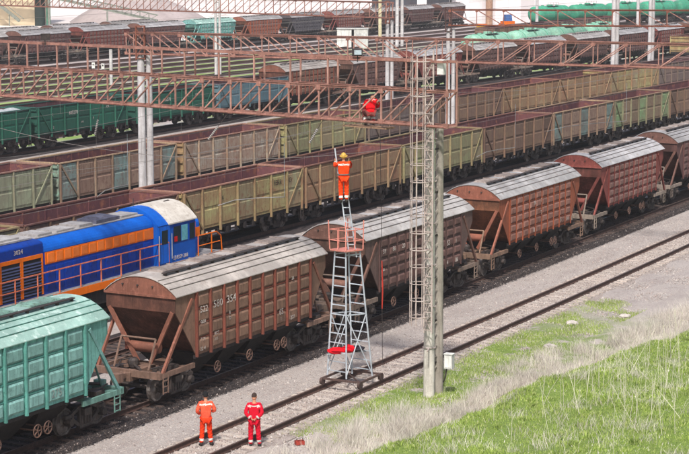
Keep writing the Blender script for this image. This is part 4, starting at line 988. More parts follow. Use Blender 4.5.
# upper extension ladder, leaning to the left
el = empty('extension_ladder', cen+Vector((-.05, 0, HT)), 0, 'narrow zinc ladder rising from the pink basket, the orange suited man stands on it', 'ladder')
la, lb = Vector((.10, -.10, -.3)), Vector((-.46, -.05, 3.78))
lw = Vector((.13, .02, 0))
for sg, z_ in ((-1, 1), (1, .66)): m = MB(); m.tube(la+lw*sg, (la+lw*sg).lerp(lb+lw*sg*.9, z_), .026, 8); m.build('stile', gw, el)
for k in range(9): f = .05+k*.068; m = MB(); m.bar((la-lw).lerp(lb-lw*.9, f), (la+lw).lerp(lb+lw*.9, f), .03); m.build('rung', gw, el)
# hanging earthing rod with the red handle
er = empty('earthing_rod', P(65.3, 34.6, 0), 0, 'thin earthing rod with a long red handle, standing right of the ladder tower', 'rod')
m = MB(); m.tube((0, 0, 0), (-.02, .05, 2.2), .012, 6); m.tube((-.03, .1, 4.1), (-.12, .4, 9.6), .012, 6); m.build('rod', iron2, er)
m = MB(); m.tube((-.02, .05, 2.2), (0, .1, 2.9), .022, 8, .034); m.tube((0, .1, 2.9), (-.03, .1, 4.1), .034, 8, .02); m.build('handle', plain('red_plastic', (190, 70, 60), .6), er)
# ------------------------------------------------------------ people
def skin(pts, edges, rad, root, sub=2):
    me = bpy.data.meshes.new('sk'); names = list(pts); me.from_pydata([pts[n] for n in names], [(names.index(a), names.index(b)) for a, b in edges], []); me.update()
    o = bpy.data.objects.new('sk', me); C.objects.link(o)
    md = o.modifiers.new('s', 'SKIN'); md.use_smooth_shade = True; sv_ = me.skin_vertices[0].data
    for i, n in enumerate(names):
        r = rad[n]; sv_[i].radius = r if isinstance(r, tuple) else (r, r); sv_[i].use_root = (n == root)
    ms = o.modifiers.new('u', 'SUBSURF'); ms.levels = sub; ms.render_levels = sub
    dg = bpy.context.evaluated_depsgraph_get(); out = bpy.data.meshes.new_from_object(o.evaluated_get(dg)); bpy.data.objects.remove(o); return out
def join_meshes(name, mes, mats):
    bm = bmesh.new()
    for i, (me_, mi) in enumerate(mes):
        k = len(bm.faces); bm.from_mesh(me_); bm.faces.ensure_lookup_table()
        for f in bm.faces[k:]: f.material_index = mi; f.smooth = True
    out = bpy.data.meshes.new(name); bm.to_mesh(out); bm.free()
    for m_ in mats: out.materials.append(m_)
    return out
skinm = plain('skin', (198, 142, 116), .6)
def head_mesh(c, yaw=0, pitch=0):
    bm = bmesh.new(); bmesh.ops.create_uvsphere(bm, u_segments=16, v_segments=12, radius=1)
    for v in bm.verts:
        x, y, z = v.co; ny = y
        if y > 0 and z < 0: x *= 1-.25*(-z)*y; 
        z2 = z*.125; 
        if y > .75 and abs(x) < .2 and -.35 < z < .2: y += .20*(1-abs(z+.15)*2)
        if y > .6 and .12 < abs(x) < .5 and 0 < z < .3: y -= .07
        if y > .7 and abs(x) < .3 and -.62 < z < -.45: y += .05
        if abs(x) > .93 and abs(z) < .3 and abs(y) < .3: x *= 1.14
        v.co = (x*.078, y*.1, z2)
    rot = Matrix.Rotation(yaw, 4, 'Z') @ Matrix.Rotation(pitch, 4, 'X'); bm.transform(Matrix.Translation(c) @ rot)
    me_ = bpy.data.meshes.new('h'); bm.to_mesh(me_); bm.free(); return me_
def cap_mesh(c, yaw, pitch, r, zcut, zs=1.0, brim=0):
    bm = bmesh.new(); bmesh.ops.create_uvsphere(bm, u_segments=18, v_segments=12, radius=1)
    bmesh.ops.delete(bm, geom=[v for v in bm.verts if v.co.z < zcut and v.co.y > -.2] + [v for v in bm.verts if v.co.z < zcut-.35 and v.co.y <= -.2], context='VERTS')
    for v in bm.verts: v.co = (v.co.x*r*.88, v.co.y*r*1.1, v.co.z*r*1.25*zs)
    if brim:
        g = bmesh.ops.create_cone(bm, cap_ends=True, segments=18, radius1=r*1.3, radius2=r*1.12, depth=.015); bmesh.ops.translate(bm, vec=(0, .015, r*.12), verts=g['verts'])
    bm.transform(Matrix.Translation(c) @ Matrix.Rotation(yaw, 4, 'Z') @ Matrix.Rotation(pitch, 4, 'X')); me_ = bpy.data.meshes.new('c'); bm.to_mesh(me_); bm.free()
    for f in me_.polygons: f.use_smooth = True
    return me_
def crease(me_):
    for v in me_.vertices:
        c = v.co; k = math.sin(52*c.z+14*c.x+3*math.sin(21*c.x+9*c.y))*.6+math.sin(95*c.z-40*c.x+25*c.y)*.4
        v.co = c+v.normal*.0075*k
def person(loc, rz, label, pose, suit, suit2, hat=None, hairc=None, helmet=None, bands=True):
    t = empty('person', loc, rz, label, 'person')
    J = dict(pelvis=(0, 0, .93), belly=(0, 0, 1.08), chest=(0, .01, 1.30), collar=(0, 0, 1.45), neck=(0, .01, 1.52), head=(0, .03, 1.66),
             shl=(-.185, 0, 1.41), shr=(.185, 0, 1.41), ell=(-.27, -.03, 1.15), elr=(.27, -.03, 1.15), wrl=(-.24, .1, .93), wrr=(.24, .1, .93),
             hipl=(-.095, 0, .88), hipr=(.095, 0, .88), knl=(-.12, .03, .50), knr=(.12, .03, .50), anl=(-.13, 0, .11), anr=(.13, 0, .11), tol=(-.14, .14, .035), tor=(.15, .14, .035))
    J.update(pose.get('J', {})); V_ = {k: Vector(q) for k, q in J.items()}
    yaw, pitch = pose.get('head', (0, 0))
    # jacket
    jk = {k: V_[k] for k in ('pelvis', 'belly', 'chest', 'collar', 'shl', 'shr', 'ell', 'elr', 'wrl', 'wrr')}
    jk['hem'] = V_['pelvis']+(V_['pelvis']-V_['belly'])*.55
    r = dict(hem=(.205, .15), pelvis=(.20, .145), belly=(.18, .125), chest=(.20, .125), collar=(.085, .075), shl=.082, shr=.082, ell=.068, elr=.068, wrl=.056, wrr=.056)
    me_ = skin(jk, [('hem', 'pelvis'), ('pelvis', 'belly'), ('belly', 'chest'), ('chest', 'collar'), ('chest', 'shl'), ('chest', 'shr'), ('shl', 'ell'), ('ell', 'wrl'), ('shr', 'elr'), ('elr', 'wrr')], r, 'belly', 3)
    me_.materials.clear(); me_.materials.append(suit); band = plain('reflective_band', (226, 220, 214), .5); me_.materials.append(band)
    bands_at = [(V_['shl'].lerp(V_['ell'], 0), None)]
    up = (V_['chest']-V_['belly']).normalized(); z0 = V_['chest'].dot(up)
    for f in me_.polygons:
        c = f.center
        if abs(c.dot(up)-(z0+.075)) < .026 and abs(c.x-V_['chest'].x) < .2: f.material_index = 1
        for e_, w_ in (('ell', 'wrl'), ('elr', 'wrr')):
            a, b = V_[e_], V_[w_]; d = b-a; tt = (c-a).dot(d)/d.length_squared; off = (c-a-d*tt).length
            if .68 < tt < .9 and off < .085: f.material_index = 1
        f.use_smooth = True
    crease(me_)
    o = bpy.data.objects.new('jacket', me_); C.objects.link(o); o.parent = t
    tr = {k: V_[k] for k in ('pelvis', 'hipl', 'hipr', 'knl', 'knr', 'anl', 'anr')}
    r = dict(pelvis=(.17, .12), hipl=(.108, .11), hipr=(.108, .11), knl=.086, knr=.086, anl=.078, anr=.078)
    me_ = skin(tr, [('pelvis', 'hipl'), ('pelvis', 'hipr'), ('hipl', 'knl'), ('hipr', 'knr'), ('knl', 'anl'), ('knr', 'anr')], r, 'pelvis', 3)
    me_.materials.clear(); me_.materials.append(suit2); me_.materials.append(band)
    for f in me_.polygons:
        for e_, w_ in (('knl', 'anl'), ('knr', 'anr')):
            a, b = V_[e_], V_[w_]; d = b-a; tt = (f.center-a).dot(d)/d.length_squared; off = (f.center-a-d*tt).length
            if .60 < tt < .8 and off < .11: f.material_index = 1
        f.use_smooth = True
    crease(me_)
    o = bpy.data.objects.new('trousers', me_); C.objects.link(o); o.parent = t
    # body (head, neck, arms, hands with fingers, legs) inside the clothes
    bd = dict(V_); e = [('pelvis', 'belly'), ('belly', 'chest'), ('chest', 'collar'), ('collar', 'neck'), ('chest', 'shl'), ('chest', 'shr'), ('shl', 'ell'), ('ell', 'wrl'), ('shr', 'elr'), ('elr', 'wrr'), ('pelvis', 'hipl'), ('pelvis', 'hipr'), ('hipl', 'knl'), ('hipr', 'knr'), ('knl', 'anl'), ('knr', 'anr')]
    bd['neck2'] = V_['neck'].lerp(V_['head'], .6); e.append(('neck', 'neck2')); bd.pop('head'); bd.pop('tol'); bd.pop('tor')
    r = {k: .05 for k in bd}; r.update(pelvis=(.13, .09), belly=(.12, .08), chest=(.14, .09), collar=.06, neck=.055, neck2=.055, wrl=.028, wrr=.028, ell=.038, elr=.038, anl=.045, anr=.045)
    parts_ = [(skin(bd, e, r, 'pelvis', 2), 0), (head_mesh(V_['head'], yaw, pitch), 0)]
    for sd_ in ('l', 'r'):
        wv = V_['wr'+sd_]; dv = (wv-V_['el'+sd_]).normalized(); hv = Vector(pose.get('hand'+sd_, tuple(dv))).normalized(); sdv = hv.cross(Vector((0, 0, 1)))
        if sdv.length < .2: sdv = Vector((1, 0, 0))
        sdv.normalize(); nv = sdv.cross(hv)
        palm = {'w': wv, 'p1': wv+hv*.05, 'p2': wv+hv*.095}
        parts_.append((skin(palm, [('w', 'p1'), ('p1', 'p2')], {'w': (.026, .022), 'p1': (.040, .018), 'p2': (.040, .016)}, 'w', 1), 0))
        for k, ln in enumerate((.066, .078, .082, .072)):
            b0 = wv+hv*.085+sdv*(.027-.018*k); mb = MB(); c1 = b0+hv*ln*.55; c2 = c1+(hv*.7-nv*.6).normalized()*ln*.5; mb.tube(b0, c1, .009, 6); mb.tube(c1, c2, .0085, 6, .006); parts_.append((mb.mesh('f', skinm), 0))
        mb = MB(); b0 = wv+hv*.03+sdv*.03; c1 = b0+(sdv*.8+hv).normalized()*.035; mb.tube(b0, c1, .011, 6); mb.tube(c1, c1+hv*.03, .01, 6, .007); parts_.append((mb.mesh('f', skinm), 0))
    o = bpy.data.objects.new('body', join_meshes('body', parts_, [skinm])); C.objects.link(o); o.parent = t
    for sd_ in ('l', 'r'):
        a, b = V_['an'+sd_], V_['to'+sd_]; hz = Vector((a.x, a.y, b.z)); d = (b-a); d.z = 0; d = d.normalized() if d.length > .01 else Vector((0, 1, 0))
        me_ = skin({'a': a+Vector((0, 0, .04)), 'b': a+Vector((0, 0, -.06)), 'h': a-d*.035+Vector((0, 0, -.075)), 'm': a+d*.08+Vector((0, 0, -.07)), 't': a+d*.16+Vector((0, 0, -.08))}, [('a', 'b'), ('b', 'h'), ('b', 'm'), ('m', 't')], {'a': .058, 'b': .055, 'h': (.042, .035), 'm': (.045, .035), 't': (.042, .028)}, 'b', 2)
        me_.materials.clear(); me_.materials.append(plain('black_boot', (52, 50, 46), .7)); o = bpy.data.objects.new('boot', me_); C.objects.link(o); o.parent = t
    if helmet: me_ = cap_mesh(V_['head'], yaw, pitch, .115, .05, .95, 1); me_.materials.append(helmet); o = bpy.data.objects.new('helmet', me_); C.objects.link(o); o.parent = t
    elif hat: me_ = cap_mesh(V_['head'], yaw, pitch, .104, .0); me_.materials.append(hat); o = bpy.data.objects.new('knit_cap', me_); C.objects.link(o); o.parent = t
    elif hairc: me_ = cap_mesh(V_['head']+Vector((0, -.008, .006)), yaw, pitch, .1, .1, 1.06); me_.materials.append(hairc); o = bpy.data.objects.new('hair', me_); C.objects.link(o); o.parent = t
    t.scale = (1.05, 1.05, 1.05)
    return t
or_j = paint('orange_red_jacket', (232, 106, 82), (218, 90, 68), (190, 60, 46), .85, 5, streak=False, grime=.3, bump=.6); or_t = paint('orange_red_trousers', (232, 76, 50), (216, 64, 44), (180, 50, 40), .85, 5, streak=False, grime=.3, bump=.6)
rd_j = paint('crimson_jacket', (222, 30, 54), (204, 24, 46), (160, 20, 40), .85, 5, streak=False, grime=.3, bump=.6)
hv_j = paint('hi_vis_orange', (240, 84, 52), (226, 70, 44), (190, 56, 40), .85, 5, streak=False, grime=.3, bump=.6)
q = Vector((-4.61, 61.76, -.20)); q2 = Vector((-3.0, 61.79, GZ+.01))
person(q, R(8), 'man in a faded orange suit and black knit cap standing between the rails', dict(J=dict(ell=(-.28, -.05, 1.16), elr=(.29, -.04, 1.17), wrl=(-.17, .14, 1.03), wrr=(.20, .15, 1.10), anl=(-.15, 0, .11), anr=(.16, .03, .11), tol=(-.2, .14, .035), tor=(.22, .16, .035)), handl=(.8, .5, .1), handr=(-.8, .5, .1)), or_j, or_t, hat=plain('black_knit', (28, 28, 30), .95))
person(q2, R(-4), 'man in a crimson suit with hands clasped behind his back, beside the rail', dict(J=dict(ell=(-.27, -.10, 1.17), elr=(.27, -.10, 1.17), wrl=(-.09, -.19, 1.0), wrr=(.09, -.19, 1.0), anl=(-.12, 0, .11), anr=(.15, .06, .11)), handl=(.9, -.1, -.3), handr=(-.9, -.1, -.3), head=(R(-8), R(-6))), rd_j, rd_j, hairc=plain('dark_hair', (66, 52, 46), .9))
tp = cen+Vector((-.30, -.27, 6.86))
person(tp, R(6), 'man in hi-vis orange and a yellow helmet high on the ladder', dict(J=dict(chest=(0, -.01, 1.30), shl=(-.19, 0, 1.42), ell=(-.30, .16, 1.30), wrl=(-.26, .34, 1.44), shr=(.19, 0, 1.42), elr=(.27, .16, 1.26), wrr=(.10, .32, 1.30), anl=(-.09, 0, .11), anr=(.10, .02, .11), knl=(-.1, .04, .5), knr=(.11, .06, .52), tol=(-.09, .16, .03), tor=(.1, .16, .03)), handl=(.1, .5, .6), handr=(-.2, .6, .3), head=(R(-10), R(14))), hv_j, hv_j, helmet=plain('yellow_helmet', (224, 178, 92), .45))
sb = MB(); sb.ring((0, 0, 0), (0, 0, 1), .19, .025, 20, 6); s_o = sb.build('safety_belt', plain('grey_webbing', (96, 92, 88), .8), bpy.data.objects['person.002'], (0, 0, 1.02)); s_o.scale = (1, .72, 1)
tq = PA+uA*2.95
person((tq.x+.05, tq.y+.42, 9.70), R(8), 'worker in a bright red jacket crouching inside the gantry, above the brown gondola', dict(J=dict(pelvis=(0, -.16, .50), belly=(.02, -.08, .64), chest=(.07, .10, .80), collar=(.11, .20, .88), neck=(.13, .25, .92), head=(.17, .34, .96), shl=(-.10, .12, .85), shr=(.25, .12, .85), ell=(-.17, .24, .62), elr=(.36, .24, .66), wrl=(-.02, .42, .56), wrr=(.28, .44, .60), hipl=(-.10, -.14, .46), hipr=(.10, -.14, .46), knl=(-.17, .28, .50), knr=(.17, .28, .50)), handl=(.2, .3, -.8), handr=(-.2, .3, -.8), head=(0, R(-50))), paint('bright_red_jacket', (232, 40, 44), (214, 32, 38), (170, 24, 34), .85, 5, streak=False, grime=.3, bump=.6), paint('dull_red_trousers', (168, 50, 48), (96, 60, 56), (84, 78, 66)), hairc=plain('dark_hair', (66, 52, 46), .9))
wp = empty('work_plank', (tq.x, tq.y+.35, 9.63), hA, 'brown plank laid on the gantry bottom chords under the red jacket', 'plank'); m = MB(); m.box(-1.0, 1.0, -.3, .25, 0.0, .06); m.build('board', paint('plank_wood', (150, 122, 100), (122, 98, 82)), wp)
# jacket bundle on the tower, small things on the ground
jb_ = empty('jacket_bundle', cen+Vector((-.18, -.05, 1.2)), R(12), 'red and black jackets thrown over a rung of the ladder tower', 'clothes')
def blob(mb, c, sx, sy, sz, seed):
    rs = random.Random(seed); n, mm = 12, 7; vs = []
    for i in range(mm+1):
        for j in range(n):
            a = 2*math.pi*j/n; b = math.pi*i/mm; r_ = 1+.18*rs.uniform(-1, 1); vs.append((c[0]+sx*r_*math.sin(b)*math.cos(a), c[1]+sy*r_*math.sin(b)*math.sin(a), c[2]+sz*r_*math.cos(b)))
    mb.add(vs, [(i*n+j, i*n+(j+1) % n, (i+1)*n+(j+1) % n, (i+1)*n+j) for i in range(mm) for j in range(n)])
m = MB(); blob(m, (-.35, 0, .05), .40, .22, .12, 1); blob(m, (.05, -.05, .12), .26, .2, .14, 2); m.build('red_jacket', paint('red_cloth_b', (226, 34, 44), (200, 26, 36), (150, 20, 30), .9, 5, streak=False, bump=.8), jb_)
m = MB(); blob(m, (.38, .02, .1), .30, .2, .11, 3); m.build('black_jacket', paint('black_cloth', (44, 42, 50), (34, 32, 40), (60, 56, 64), .9, 5, streak=False, bump=.8), jb_)
m = MB(); m.bar((-.8, -.1, -.05), (.75, .1, -.05), .03); m.build('support_bar', gw, jb_)
bx = empty('tool_crate', P(53.9, 31.9, GZ), R(20), 'small rusty red tool crate lying on the gravel in front of the track', 'crate'); bx.scale = (.75, .75, .6)
m = MB(); m.box(-.2, .2, -.14, .14, 0, .04)
for x in (-.2, .18): m.box(x, x+.02, -.14, .14, .04, .22)
for y_ in (-.14, .12): m.box(-.18, .18, y_, y_+.02, .04, .22)
m.build('tray', paint('crate_red', (172, 70, 60), (140, 60, 52), (90, 60, 50)), bx); m = MB(); m.path([(-.19, 0, .2), (-.12, 0, .36), (.12, 0, .36), (.19, 0, .2)], .014, 6); m.build('handle', iron2, bx)
#@@VEG
# ------------------------------------------------------------ contact wires
wire = plain('contact_wire', (132, 126, 122), .5)
for c, s0, s1 in ((C_E, 42, 190), (C_L, 46, 190), (C_G1, 50, 230), (C_G2, 66, 250)):
    t = empty('contact_wire', P(s0, c, 0), 0, {C_E: 'thin contact wires over the empty track beside the near hoppers', C_L: 'thin contact wires over the locomotive', C_G1: 'thin contact wires over the nearest gondola line', C_G2: 'thin contact wires over the second gondola line'}[c], 'wire'); o_ = Vector(t.location)
    S = np.arange(s0, s1, 4.0); sag = lambda a: .9*(1-((a % 48)/24-1)**2)
    m = MB(); m.path([P(a, c, 6.15)-o_ for a in S], .007, 4); m.build('wire', wire, t)
    m = MB(); m.path([P(a, c, 8.2-sag(a))-o_ for a in S], .008, 4); m.build('messenger_wire', wire, t)
    m = MB()
    for a in S[1::2]: m.tube(P(a, c, 6.15)-o_, P(a, c, 8.2-sag(a))-o_, .005, 3)
    m.build('dropper', wire, t)['kind'] = 'stuff'
for c in (C_G3, 105.6, 121.5, 137.4):
    t = empty('contact_wire', P(120, c, 0), 0, 'far thin contact wires over ' + {C_G3: 'the dark green gondola line', 105.6: 'the first empty green strip tracks', 121.5: 'the far short cut of gondolas', 137.4: 'the tracks before the far hopper line'}[c], 'wire'); o_ = Vector(t.location)
    for z in (6.2, 7.6): m = MB(); m.path([P(a, c, z)-o_ for a in np.arange(110, 420, 10)], .014, 3); m.build('wire', wire, t)
m = MB(); a0 = A0+Vector((0, 0, 9.0))
cw = empty('cross_span_wire', A0, 0, 'thin cross span wire slung under the nearest gantry', 'wire'); pts = []
for i in range(16): f_ = i/15; q = uA*(29*f_); pts.append(Vector((q.x, q.y, 7.9+1.5*(2*f_-1)**2)))
m = MB(); m.path(pts, .01, 4); m.build('wire', wire, cw)

# ------------------------------------------------------------ far works beyond the yard
beige = paint('beige_wall', (226, 208, 176), (214, 196, 168), (190, 176, 150), .9, .15, streak=False, grime=.2); whitew = paint('white_panel_wall', (228, 222, 224), (214, 208, 210), (190, 180, 180), .9, .12, streak=False, grime=.2)
darkw = paint('dark_shed_wall', (66, 68, 76), (56, 58, 66), None, .9, .2); tan = paint('tan_pipe', (176, 142, 120), (156, 124, 104))
def building(label, x0, x1, y0, y1, h, mat, pan=3.0, roofm=None, extra=None):
    t = empty('works_building', ((x0+x1)/2, y0, GZ), 0, label, 'building'); hw = (x1-x0)/2
    m = MB(); m.box(-hw, hw, 0, y1-y0, 0, h); m.build('wall', mat, t)
    m = MB(); m.box(-hw-.2, hw+.2, -.2, y1-y0+.2, h, h+.3); m.build('roof', roofm or mat, t)
    pm_ = MB().box(-pan/2+.05, pan/2-.05, -.06, 0, .3, h-.3).mesh('wall_panel', mat); n = int(2*hw/pan)
    for i in range(n): o = bpy.data.objects.new('wall_panel', pm_); C.objects.link(o); o.parent = t; o.location = (-hw+pan*(i+.5)+(2*hw-n*pan)/2, 0, 0)
    return t
building('beige walled works building at the upper left corner', -86, -61.8, 386, 400, 17, beige, 6)
b2 = building('white panelled works building at the top, right of the far hoppers', 22.5, 38.5, 388, 410, 18, whitew, 2.6)
m = MB(); m.tube((-1.3, -.8, 0), (-1.3, -.8, 17), .7, 16); m.build('pipe', tan, b2)
b3 = building('dark shed behind the last brown hoppers at the top', 6, 22, 402, 420, 16, darkw, 4)
m = MB(); m.box(1.2, 3.2, -.5, -.1, 0, 15); m.build('white_column', whitew, b3)
t = empty('silo_tower', (-61.0, 384, GZ), 0, 'dark green silo tower beside the beige wall', 'silo'); m = MB(); m.tube((0, 0, 0), (0, 0, 17), 1.05, 20); m.build('shell', paint('dark_silo', (44, 62, 58), (34, 46, 44)), t, smooth=True)
m = MB(); m.bar((1.5, -.5, 0), (1.5, -.5, 17), .25); m.bar((2.1, -.5, 0), (2.1, -.5, 17), .18)
for z in np.arange(1, 16, 1.5): m.bar((1.5, -.5, z), (2.1, -.5, z), .1)
m.build('ladder_frame', paint('silo_lit_green', (84, 140, 116), (70, 120, 100)), t)  # brighter green paints in the tower's lit right edge
t = empty('conveyor_gallery', (-76, 380, GZ), 0, 'grey green sloping conveyor gallery above the far left hoppers', 'conveyor'); cg = paint('conveyor_steel', (140, 146, 136), (120, 124, 114), (100, 96, 90)); 
A_, B_ = Vector((0, 0, 9.6)), Vector((38.5, 4, .8))
for y_ in (0, 1.8):
    for dz in (0, 1.3): m = MB(); o_ = Vector((0, y_, dz)); m.bar(A_+o_, B_+o_, .16); m.build('chord', cg, t)
m = MB(); N = 22
for i in range(N):
    a, b = A_.lerp(B_, i/N), A_.lerp(B_, (i+1)/N)
    for y_ in (0, 1.8): o_ = Vector((0, y_, 0)); m.bar(a+o_, a+o_+Vector((0, 0, 1.3)), .09); m.bar(a+o_, b+o_+Vector((0, 0, 1.3)), .08)
m.build('lattice', cg, t)['kind'] = 'stuff'
m = MB(); m.hexa([A_+Vector((0, .2, .1)), B_+Vector((0, .2, .1)), B_+Vector((0, 1.6, .1)), A_+Vector((0, 1.6, .1)), A_+Vector((0, .2, .4)), B_+Vector((0, .2, .4)), B_+Vector((0, 1.6, .4)), A_+Vector((0, 1.6, .4))]); m.build('belt', cg, t)
for f_ in (.1, .45, .75): q = A_.lerp(B_, f_); m = MB(); m.bar((q.x, .9, 0), (q.x, .9, q.z), .3); m.build('support_leg', cg, t)
t = empty('conveyor_chute', (-72.5, 383, GZ), 0, 'pale grey chute sloping down the beige wall at the upper left', 'chute'); m = MB(); m.bar((-1, 0, 8), (7.6, 0, 1.0), .5, .6); m.bar((-.2, .2, 8.4), (8.4, .2, 1.4), .12); m.build('trough', cg, t)
for x_, z_ in ((1.5, 5.8), (5.5, 2.6)): m = MB(); m.bar((x_, .1, 0), (x_, .1, z_), .2); m.build('support_leg', cg, t)
def heap(label, cx, cy, rx_, ry_, h, mat, seed):
    rs = random.Random(seed); n, k = 36, 10; vs = []
    for i in range(k+1):
        for j in range(n):
            a = 2*math.pi*j/n; r_ = i/k; vs.append((rx_*r_*math.cos(a)*(1+.1*math.sin(3*a+seed)), ry_*r_*math.sin(a), h*max(0, 1-r_)**.9*(1+.05*rs.uniform(-1, 1))+ .0))
    mb = MB(); mb.add(vs, [(i*n+j, (i+1)*n+j, (i+1)*n+(j+1) % n, i*n+(j+1) % n) for i in range(k) for j in range(n)]); o = mb.build('gravel_heap', mat); o.location = (cx, cy, GZ-.05); tag(o, label, 'heap', kind='stuff')
hg = paint('heap_gravel', (186, 174, 172), (168, 156, 154), (150, 140, 138), .95, .25, streak=False)
heap('grey crushed stone heap behind the far left hoppers', -44, 402, 15, 14, 7.5, hg, 1); heap('low pale heap right of the big stone heap', -26, 440, 18, 14, 4, paint('heap_pale', (222, 212, 208), (206, 196, 192), None, .95, .2, streak=False), 2)
hut = empty('site_hut', (1.2, 303.2, GZ), R(-3), 'small white hut with a dark gap standing in front of the far hoppers', 'hut')
m = MB(); m.box(-2.4, -.1, 0, 2.2, 0, 2.9); m.build('left_block', white, hut); m = MB(); m.box(.3, 2.5, 0, 2.2, 0, 3.0); m.build('right_block', white, hut); m = MB(); m.box(-2.5, 2.6, -.1, 2.3, 3.0, 3.12); m.build('roof', white, hut); m = MB(); m.box(-.1, .3, .6, 2.0, 0, 2.9); m.build('gap_shade', black, hut)  # black block stands in for the shade between the two blocks
for x_ in (.6, 1.5): m = MB(); m.box(x_, x_+.75, -.04, 0, .1, 2.4); m.build('door', plain('hut_door', (206, 208, 206)), hut)
ld = empty('wheel_loader', (30.8, 362, GZ), R(20), 'small orange machine with a blue cab in front of the white works building', 'loader')
m = MB(); m.box(-1.2, 1.2, -.7, .7, .7, 1.9); m.build('body', org, ld); m = MB(); m.hexa([(-.7, -.65, 1.9), (.7, -.65, 1.9), (.7, .65, 1.9), (-.7, .65, 1.9), (-.6, -.55, 3.1), (.6, -.55, 3.1), (.6, .55, 3.1), (-.6, .55, 3.1)]); m.build('cab', paint('loader_blue', (70, 110, 170), (60, 96, 150)), ld)
for x_ in (-.9, .9):
    for y_ in (-.8, .8): m = MB(); m.lathe((x_, y_-.15, .5), (0, 1, 0), [(0, .45), (.3, .45)], 14); m.build('wheel', black, ld)
m = MB(); m.bar((-1.1, 0, 1.6), (-2.4, 0, .8), .2); m.box(-2.9, -2.4, -.8, .8, .2, 1.0); m.build('bucket_arm', org, ld)
sk = empty('yellow_skip', (26.0, 364, GZ), 0, 'small yellow skip left of the orange machine', 'skip'); m = MB(); m.hexa([(-.7, -.5, 0), (.7, -.5, 0), (.7, .5, 0), (-.7, .5, 0), (-1.0, -.7, 1.1), (1.0, -.7, 1.1), (1.0, .7, 1.1), (-1.0, .7, 1.1)]); m.build('bin', paint('skip_yellow', (232, 186, 60), (216, 170, 50)), sk); m = MB(); m.box(-1.05, 1.05, -.75, .75, 1.1, 1.2); m.build('rim', org, sk)
for (px_, py_, lab) in ((-33.0, 251, 'white dwarf signal in the green strips, left of the short stub post'), (-31.5, 249, 'white dwarf signal close to the short stub post'), (3.2, 262, 'white dwarf signal behind the gantry near the middle')):
    t = empty('dwarf_signal', (px_, py_, GZ), 0, lab, 'signal'); m = MB(); m.box(-.2, .2, -.15, .15, .25, 1.0); m.build('head', white, t); m = MB(); m.box(-.08, .08, -.08, .08, 0, .25); m.build('foot', iron2, t); m = MB(); m.tube((0, -.15, .75), (0, -.2, .75), .09, 10); m.build('lens', black, t)

# ------------------------------------------------------------ vegetation and loose stone
def scatter_blades(name, n, sfun, hr, wr, mats, probs, label, bend=.35, cluster=None, seed=1):
    """n blades rooted at (s, D) drawn by sfun; one mesh"""
    g = np.random.default_rng(seed); S, D = sfun(n, g); n = len(S)
    th = AL+K*S; cx, cy = -math.sin(AL)/K, math.cos(AL)/K
    X = cx+np.sin(th)*(1/K-D); Y = cy-np.cos(th)*(1/K-D)
    e = (29.6-.118*(S-53)+.35*np.sin(S*.31)+.2*np.sin(S*.9))-D; t = np.clip(e/1.6, 0, 1); b = t*t*(3-2*t)
    Z = GZ+np.where(e > 0, .62*b+.085*np.maximum(0, e-1)+.09*np.sin(S*.8+D)*b+.06*np.sin(S*2.1-D*1.9)*b, 0)-.02
    h = g.uniform(hr[0], hr[1], n)*(.6+.8*g.random(n)); wd = g.uniform(wr[0], wr[1], n); a = g.uniform(0, 2*math.pi, n); l_ = g.uniform(0, math.pi*2, n); bd = h*bend*g.random(n)
    v = np.zeros((n, 5, 3), np.float32)
    dx_, dy_ = np.cos(a)*wd/2, np.sin(a)*wd/2; ox, oy = np.cos(l_)*bd, np.sin(l_)*bd
    v[:, 0] = np.stack([X-dx_, Y-dy_, Z], 1); v[:, 1] = np.stack([X+dx_, Y+dy_, Z], 1)
    v[:, 2] = np.stack([X+dx_*.8+ox*.35, Y+dy_*.8+oy*.35, Z+h*.55], 1); v[:, 3] = np.stack([X-dx_*.8+ox*.35, Y-dy_*.8+oy*.35, Z+h*.55], 1); v[:, 4] = np.stack([X+ox, Y+oy, Z+h], 1)
    base = np.arange(n)*5; quads = np.stack([base, base+1, base+2, base+3], 1); tris = np.stack([base+3, base+2, base+4], 1)
    me = bpy.data.meshes.new(name); me.vertices.add(n*5); me.vertices.foreach_set('co', v.ravel())
    me.loops.add(n*7); me.polygons.add(n*2)
    lv = np.concatenate([quads, tris], 1).ravel(); me.loops.foreach_set('vertex_index', lv.astype(np.int32))
    st = np.stack([np.arange(n)*7, np.arange(n)*7+4], 1).ravel(); me.polygons.foreach_set('loop_start', st.astype(np.int32))
    mi = g.choice(len(mats), n, p=probs); me.polygons.foreach_set('material_index', np.repeat(mi, 2).astype(np.int32))
    for m_ in mats: me.materials.append(m_)
    me.update(calc_edges=True); o = bpy.data.objects.new(name, me); C.objects.link(o); tag(o, label, 'plants', kind='stuff'); return o
